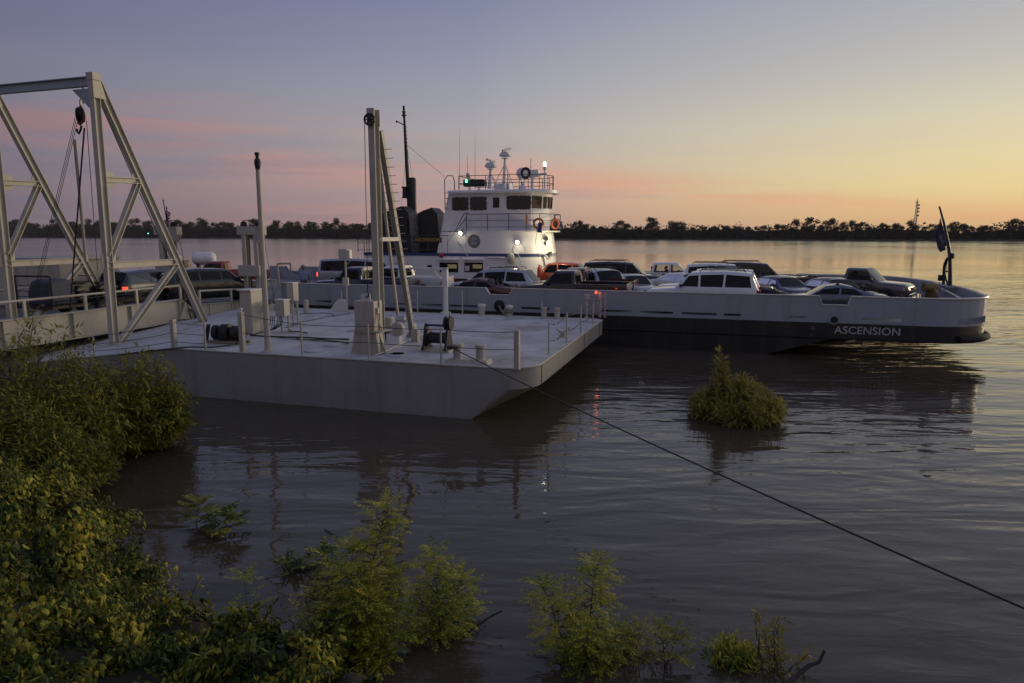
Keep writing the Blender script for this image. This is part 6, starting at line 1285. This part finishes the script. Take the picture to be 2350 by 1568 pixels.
def willow(name,label,base,H_,rad,nw,leafm='willow',ll=.11,lw=.018,spires=(),group=None,cat='bush',seed=1,lean=0.0,squash=1.0,nl=26):
    r_=random.Random(seed); t=thing(name,label,cat,base,0,group); wb=MB(); lb=MB()
    for j in range(nw):
        an=r_.uniform(0,2*PI); rr=rad*math.sqrt(r_.random()); hh=H_*(1-.62*(rr/rad)**2)*r_.uniform(.45,1.12)
        if j<len(spires)*10: sx,sy,hh=spires[j//10]; ex=Vector((sx+r_.uniform(-.12,.12),sy+r_.uniform(-.12,.12),hh*r_.uniform(.72,1.02)))
        else: ex=Vector((math.cos(an)*rr,math.sin(an)*rr*squash,hh))
        st=Vector((ex.x*.32+r_.uniform(-.1,.1),ex.y*.32,0)); n=8; pts=[]
        for k in range(n+1):
            f=k/n; p=st.lerp(ex,f); p+=Vector((ex.x,ex.y,0))*(.18*f*(1-f)*2)+Vector((lean*f*f,0,0)); p.z=ex.z*(f**.85); pts.append(p+Vector((r_.uniform(-.03,.03),r_.uniform(-.03,.03),0)))
        out=Vector((math.cos(an),math.sin(an),0)); pts.append(pts[-1]+Vector((out.x*.12+lean*.1,out.y*.12,.05))*H_*.3)
        wb.tube(pts,[.010*(1-.8*k/len(pts)) for k in range(len(pts))],4)
        for k in range(nl):
            f=.10+.90*(k+r_.random())/nl; u=f*(len(pts)-1); i=min(len(pts)-2,int(u)); p=pts[i].lerp(pts[i+1],u-i); d=(pts[i+1]-pts[i]).normalized()
            a2=r_.uniform(0,2*PI); x,y=perp(d); o=x*math.cos(a2)+y*math.sin(a2); sc=r_.uniform(.7,1.3)
            # short side twig carrying several narrow leaves
            q=p+(o*.6+d*.5).normalized()*r_.uniform(.02,.18)*min(1,H_)
            for _ in range(2): leaf(lb,q,o+d*r_.uniform(.2,.9)+Vector((0,0,r_.uniform(-.5,.25))),Vector((r_.uniform(-.6,.6),r_.uniform(-.6,.6),1)),ll*sc,lw*sc,.1); q=p+(o*.4+d).normalized()*r_.uniform(.02,.12)
    wb.build('stem',M['bark'],t); lb.build('foliage',M[leafm],t,smooth=0,fix=False); return t
def vines(mounds,n,size=(.07,.14)):
    b=MB(); cores=MB(); st=MB(); ms=[(gy(px_,py_,Y_),r) for px_,py_,Y_,r in mounds]
    tot=sum(r*r for c,r in ms)
    for c,r in ms:
        k=int(n*r*r/tot*1.0); 
        for _ in range(k):
            d=rv().normalized()
            if d.y>.55: d.y*=-1
            if d.z<-.5: d.z*=-1
            lump=1+.60*noise.noise(Vector(c)+d*r*1.3)+.52*noise.noise((Vector(c)+d*r)*3.1)
            p=c+Vector((d.x,d.y,d.z*.9))*r*lump*rnd.uniform(.74,1.06)
            if any((p-c2).length<r2*.72 for c2,r2 in ms if (c2,r2)!=(c,r)): continue
            if p.z<WL+.02: continue
            s=rnd.uniform(*size)*(.6 if rnd.random()<.3 else 1); out=d*.75+Vector((0,0,.55))+rv(.5); tip=Vector((d.x*.5,d.y*.5,-.75))+rv(.55)
            if rnd.random()<.42: leaf(b,p,tip+rv(.6)+Vector((0,0,.35)),out,s*1.25,s*.36)
            else: bigleaf(b,p,tip,out,s,s*rnd.uniform(.55,.85))
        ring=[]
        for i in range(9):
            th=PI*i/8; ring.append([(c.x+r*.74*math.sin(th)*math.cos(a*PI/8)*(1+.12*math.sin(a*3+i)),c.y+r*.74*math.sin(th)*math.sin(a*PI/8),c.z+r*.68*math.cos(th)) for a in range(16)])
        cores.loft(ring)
        # tendrils and dry stalks poking out
        for _ in range(int(34*r)):
            a=rnd.uniform(0,2*PI); el=rnd.uniform(.0,1.3); d0=Vector((math.cos(a)*math.cos(el),math.sin(a)*math.cos(el),math.sin(el)))
            if d0.y>.6: d0.y*=-1
            p0=c+d0*r*.78; p1=p0+(d0*rnd.uniform(.2,.6)+Vector((rnd.uniform(-.2,.2),rnd.uniform(-.2,.2),rnd.uniform(.0,.35))))*max(r,.6)*rnd.uniform(.5,1.05)
            if p1.z<WL+.05: continue
            mid=p0.lerp(p1,.5)+Vector((0,0,.06)); ll_=rnd.uniform(.05,.12); nn=rnd.randint(9,18); narrow=rnd.random()<.5; st.tube([p0,mid,p1],[.007,.005,.003],4)
            for k in range(nn):
                f=.15+.85*k/nn; q=p0.lerp(mid,f*2) if f<.5 else mid.lerp(p1,f*2-1)
                if narrow: leaf(b,q,rv()+(p1-p0).normalized()*.8+Vector((0,0,-.2)),Vector((0,0,1)),ll_*1.3,ll_*.34)
                else: bigleaf(b,q,rv()+(p1-p0).normalized()*.4+Vector((0,0,-.5)),rv(.6)+Vector((0,0,1)),ll_,ll_*.75)
    o=b.build('bank_vines',M['vine'],None,smooth=0,fix=False); prop(o,'tangle of yellow-green vines covering the near river bank at lower left','vines',kind='stuff')
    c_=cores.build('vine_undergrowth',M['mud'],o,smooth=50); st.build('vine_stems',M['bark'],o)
    return o
MND=[(85,1200,11,1.0),(195,1275,10.2,.72),(275,1375,9.4,.62),(60,1370,9.2,1.15),(170,1480,8.2,.95),(415,1480,7.9,.58),(520,1530,7.3,.52),(320,1540,7.7,.75),(20,1540,7.3,1.1),(620,1575,6.8,.42),(560,1500,7.2,.42),(800,1600,6.7,.36),(-60,1250,10,1.2),(700,1545,6.9,.40),(150,1600,7,.9),(470,1620,7.4,.7),(745,1490,7.3,.25)]
vines(MND,80000,(.045,.12))
W1=gy(70,980,14.5); willow('willow_bush','feathery green willow rising against the ramp girder at far left',(W1.x,W1.y,.2),zat(W1,752)-.2,1.55,340,'willow',.15,.032,group=None,seed=3,lean=.35,nl=32)
W1=gy(150,985,14.0); willow('willow_bush','low dark willow growth below the feathery one at far left',(W1.x,W1.y,.1),zat(W1,890)-.1,1.0,200,'willow',.14,.032,seed=4,nl=30)
W1=gy(30,1120,12.6); willow('willow_bush','dark feathery willow at the left edge above the vine tangle',(W1.x,W1.y,W1.z),zat(W1,925)-W1.z,1.15,260,'willow',.13,.028,seed=14,nl=30)
W1=gy(150,1130,12.8); willow('willow_bush','loose green willow spilling over the vines to the water edge',(W1.x,W1.y,W1.z),zat(W1,985)-W1.z,.8,200,'willow',.13,.028,seed=15,nl=30)
W1=gz(330,1025,WL); willow('willow_bush','rounded green willow bush before the barge left corner, in the water',(W1.x,W1.y,WL-.05),zat(W1,822)-WL+.05,1.12,380,'willow',.15,.034,seed=5,nl=32)
W1=gz(235,1010,WL); willow('willow_bush','smaller green willow bush leaning on the rounded one at left',(W1.x,W1.y,WL-.05),zat(W1,850)-WL+.05,.75,200,'willow',.14,.034,seed=6,nl=30)
W1=gz(1692,955,WL); willow('willow_bush','yellowish tan-green willow bush standing alone in the river before the ferry',(W1.x,W1.y,WL-.1),zat(W1,882)-WL+.1,1.26,380,'willowtan',.17,.030,spires=((-.55,0,zat(W1,812)-WL+.1),(-.50,.1,zat(W1,845)-WL+.1),(.2,-.1,zat(W1,880)-WL+.1),(.45,.0,zat(W1,890)-WL+.1),(.0,.0,zat(W1,865)-WL+.1)),seed=8,nl=30)
def at(px_,py_,z=0): return gz(px_,py_,WL)
def tp(base,px_,py_,dy=0.0): q=gy(px_,py_,base[1]+dy); return (q.x,q.y,q.z)
b0=gy(800,1600,7.7); b0.z=max(b0.z,-.1)
locust('locust_sapling','tallest bushy yellow-green sapling at the bottom centre-left of the water',b0,[tp(b0,888,1165,.3),tp(b0,815,1260,.1),tp(b0,850,1370,-.2),tp(b0,900,1320,.2),tp(b0,770,1380,.0),tp(b0,925,1430,-.1)],.40,1.6,'saplings in the shallows')
b0=gy(745,1600,7.9); locust('locust_sapling','short leafy sapling beside the tallest one, on its vine side',b0,[tp(b0,730,1370),tp(b0,770,1300,.2)],.40,1.3,'saplings in the shallows',leafm='vine')
b0=gz(700,1315,WL); locust('locust_sapling','low dark sprig lying on the water left of the tallest sapling',b0,[tp(b0,745,1275),tp(b0,665,1300,.1)],.22,.8,'saplings in the shallows',leafm='vine',ll=.06,lw=.028)
b0=gy(1010,1510,8.2); locust('locust_sapling','yellowing sapling right of the tallest one, by a black stick',b0,[tp(b0,1000,1275),tp(b0,1060,1330,-.1),tp(b0,965,1370,.1)],.40,1.6,'saplings in the shallows')
b0=gy(1330,1610,7.7); locust('locust_sapling','upright green sapling with several tops at the bottom centre',b0,[tp(b0,1372,1292,.2),tp(b0,1250,1345,0),tp(b0,1350,1450,-.3),tp(b0,1415,1460,-.1)],.36,1.5,'saplings in the shallows')
b0=gy(1425,1600,7.8); willow('willow_sprout','narrow-leaved tan sprout leaning right out of the green sapling',(b0.x,b0.y,0.1),zat(b0,1415)-.1,.30,16,'willowtan',.10,.017,cat='sprout',seed=11,lean=.16,nl=18)
b0=gz(1525,1535,WL); locust('locust_sapling','small faint sapling alone between the larger ones at the bottom',b0,[tp(b0,1520,1455),tp(b0,1550,1470,.1)],.22,.75,'saplings in the shallows',leafm='willow')
b0=gy(1680,1600,7.6); willow('willow_sprout','dense tan and green sprout cut by the bottom edge of the picture',(b0.x,b0.y,0),zat(b0,1490),.34,70,'locust',.10,.02,spires=((-.15,0,zat(b0,1475)),(.12,0,zat(b0,1485))),cat='sprout',seed=12,nl=24)
b0=gz(1800,1522,WL); willow('willow_sprout','sparse tan sprout with arching narrow leaves at the lower right',(b0.x,b0.y,0),zat(b0,1462),.40,16,'willowtan',.12,.018,spires=((-.26,0,zat(b0,1412)),),cat='sprout',seed=13,nl=16)
b0=gz(450,1205,WL); locust('leafy_tuft','dim leafy tuft poking from dark water, left of a brighter one',b0,[tp(b0,458,1155)],.22,.9,'leafy tufts in the dark water',leafm='willow',ll=.08,lw=.03)
b0=gz(515,1225,WL); locust('leafy_tuft','bright green leafy tuft standing alone in dark water',b0,[tp(b0,520,1185)],.26,1.0,'leafy tufts in the dark water',leafm='vine',ll=.09,lw=.035)
b0=gy(575,1500,8.1); locust('locust_sapling','thin twig with a few yellow fronds above the lower bank vines',b0,[tp(b0,565,1330)],.25,.35,'saplings in the shallows')
def stick(label,pts,r):
    b=MB(); b.tube(pts,[r*(1-.6*i/len(pts)) for i in range(len(pts))],7); prop(b.build('drift_branch',M['bark'],None,smooth=60),label,'branch')
p0=gz(1040,1470,WL+.02); p1=gz(1090,1440,WL+.08); p2=gz(1152,1402,WL+.22); stick('thin black stick slanting from the water beside the yellowing sapling',[p0,p1,p1.lerp(p2,.5)+Vector((0,0,.02)),p2],.022)
p0=gz(1790,1590,WL+.05); p1=gz(1835,1545,WL+.12); p2=gz(1880,1520,WL+.22); p3=gy(1893,1492,p2.y+.02); stick('bent grey driftwood branch at the lower right corner of the shallows',[p0,p1,p1.lerp(p2,.5)+Vector((0,0,.03)),p2,p3],.032)
p0=gz(745,1215,WL+.02); p1=gz(775,1232,WL+.02); stick('thin dark twig afloat above the tallest sapling',[p0,p0.lerp(p1,.5),p1],.012)
# ---------------------------------------------------------------- far bank and its trees
PA,PB=Vector((-854,1200,0)),Vector((420,560,0)); D_=(PB-PA); LN=D_.length; D_.normalize(); NV=Vector((-D_.y,D_.x,0))
if NV.y<0: NV=-NV
b=MB(); n=60; rows=[(-6,-.5),(0,.25),(5,1.2),(30,1.6),(400,2.5)]
for off,z in rows:
    for k in range(n+1): p=PA+D_*(-900+k*(LN+1700)/n)+NV*(off+4*noise.noise((k*.7,off*.1,0))); b.v.append((p.x,p.y,z))
for j in range(len(rows)-1):
    for k in range(n): b.face((j*(n+1)+k,j*(n+1)+k+1,(j+1)*(n+1)+k+1,(j+1)*(n+1)+k))
prop(b.build('far_bank',M['mud'],None,smooth=60),kind='structure')
rt=random.Random(21)
def treeproto(i):
    b=MB(); lobes=[]; wide=rt.uniform(.20,.34); nl_=rt.randint(13,18)
    for k in range(nl_):
        f=rt.uniform(.06,.95); rr=wide*(1.1-abs(f-.4)*1.1); an=rt.uniform(0,2*PI); lobes.append((Vector((math.cos(an)*rr*.75,math.sin(an)*rr*.75,f*.84)),rt.uniform(.13,.21)*(1.2-.5*f)))
    b.cur=0; b.tube([(0,0,0),(0.01,0,.3),(.0,.01,.62)],[.016,.012,.005],5)
    for c,r in lobes[:6]: b.tube([(0,0,.3*c.z/.8),tuple(c)],[.007,.003],4)
    b.cur=1
    for c,r in lobes:
        for _ in range(95):
            d=Vector((rt.gauss(0,1),rt.gauss(0,1),rt.gauss(0,1))).normalized(); p=c+Vector((d.x,d.y,d.z*.85))*r*rt.uniform(.35,1.12); s=rt.uniform(.012,.032); x=Vector((rt.gauss(0,1),rt.gauss(0,1),rt.gauss(0,1))).normalized(); y=x.cross(d); y=y.normalized() if y.length>.05 else Vector((0,0,1))
            q=len(b.v); b.v+=[tuple(p+x*s),tuple(p+y*s*.8),tuple(p-x*s),tuple(p-y*s*.8)]; b.face((q,q+1,q+2,q+3))
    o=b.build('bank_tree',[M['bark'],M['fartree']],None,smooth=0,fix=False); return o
protos=[treeproto(i) for i in range(9)]
NT=285
for k in range(NT):
    pr=protos[k%9]; o=pr if k<9 else pr.copy()
    if k>=9: COL.objects.link(o)
    s=-60+(LN+140)*(k+rt.uniform(-.5,.5))/NT; p=PA+D_*s+NV*rt.uniform(3,26); hgt=(16+(p.y-560)/640*11)*(rt.uniform(.68,1.15) if rt.random()<.88 else rt.uniform(1.12,1.4))
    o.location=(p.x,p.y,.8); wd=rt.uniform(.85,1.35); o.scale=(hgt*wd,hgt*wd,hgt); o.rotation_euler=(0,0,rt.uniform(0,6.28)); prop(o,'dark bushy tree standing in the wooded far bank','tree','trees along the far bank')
b=MB()
for k in range(17000):
    s=rt.uniform(-700,LN+700); p=PA+D_*s+NV*rt.uniform(6,60); hm=(14+(p.y-560)/640*10)*(.85+.35*noise.noise((s*.02,3.1,0))+.25*noise.noise((s*.09,1.1,0))+.22*noise.noise((s*.31,4.1,0))); z=1+hm*rt.random()**.8; q=len(b.v); r_=rt.uniform(.5,1.4)
    x=Vector((rt.gauss(0,1),rt.gauss(0,1),rt.gauss(0,.6))).normalized(); y=Vector((rt.gauss(0,1),rt.gauss(0,1),rt.gauss(0,1))); y=(y-x*y.dot(x)).normalized(); c=Vector((p.x,p.y,z)); b.v+=[tuple(c+x*r_),tuple(c+y*r_),tuple(c-x*r_),tuple(c-y*r_)]; b.face((q,q+1,q+2,q+3))
for k in range(int((LN+1400)/8)):
    s=-700+k*8; p=PA+D_*s+NV*32; hm=(11+(p.y-560)/640*8)*(.8+.3*noise.noise((s*.03,9.1,0))); p2=p+D_*8.2; b.prism([tuple(p),tuple(p2),tuple(p2+Vector((0,0,hm))),tuple(p+Vector((0,0,hm*rt.uniform(.85,1.1))))],NV*20)
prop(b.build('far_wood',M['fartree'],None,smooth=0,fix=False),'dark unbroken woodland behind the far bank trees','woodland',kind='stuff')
# lattice mast and a green beacon beyond the river
q=gy(2102,500,640); zt_=zat((q.x,640),458); t=thing('radio_tower','slim lattice radio tower rising above the far trees at right','tower',(q.x,640,1)); hh=zt_-1
b=MB()
leg=lambda k,z: Vector((1.9*(1-.75*z/hh)*math.cos(k*2.094+.3),1.9*(1-.75*z/hh)*math.sin(k*2.094+.3),z))
for k in range(3): b.tube([leg(k,0),leg(k,hh*.97)],.22,5)
for j in range(16):
    z0,z1_=hh*j/16*.97,hh*(j+1)/16*.97
    for k in range(3): b.tube([leg(k,z0),leg((k+1)%3,z1_)],.12,4); b.tube([leg(k,z1_),leg((k+1)%3,z1_)],.12,4)
b.build('lattice',M['steel'],t)
for f in (.6,.7,.78,.86): b=MB(); b.lathe([(.0,-.9),(.8,-.7),(.8,.7),(0,.9)],8,(1.5,-.5,hh*f)); b.build('dish',M['steel'],t)
b=MB(); b.tube([(-2,0,hh*.93),(2,0,hh*.93)],.2,5); b.tube([(0,0,hh*.97),(0,0,hh*1.04)],.2,5); b.tube([(-1.6,0,hh*.86),(1.6,0,hh*.86)],.18,5); b.build('antenna_arm',M['steel'],t)
q=gy(340,536,1030); t=thing('river_beacon','tiny green river light on a post before the far trees at left','beacon',(q.x,1030,0))
b=MB(); b.tube([(0,0,-1),(0,0,q.z-.5)],.25,6); b.build('post',M['dark'],t); b=MB(); b.lathe([(0,-.7),(.7,-.5),(.7,.5),(0,.7)],8,(0,0,q.z)); b.build('lamp',M['lampgreen'],t)
for o in list(bpy.data.objects):
    if o.type=='MESH' and o.get('kind')==None and o.parent is None and o.get('label') is None: print('UNLABELLED',o.name)
# ---------------------------------------------------------------- thin evening haze
b=MB(); b.box(-3200,3200,-40,3600,-1.8,62)
hm_=bpy.data.materials.new('evening haze'); hm_.use_nodes=True; N_=hm_.node_tree.nodes; N_.clear(); o_=N_.new('ShaderNodeOutputMaterial'); v_=N_.new('ShaderNodeVolumePrincipled'); v_.inputs['Color'].default_value=(.9,.88,.9,1); v_.inputs['Density'].default_value=.00006; hm_.node_tree.links.new(v_.outputs[0],o_.inputs['Volume'])
prop(b.build('haze',hm_,None,smooth=0),kind='stuff')
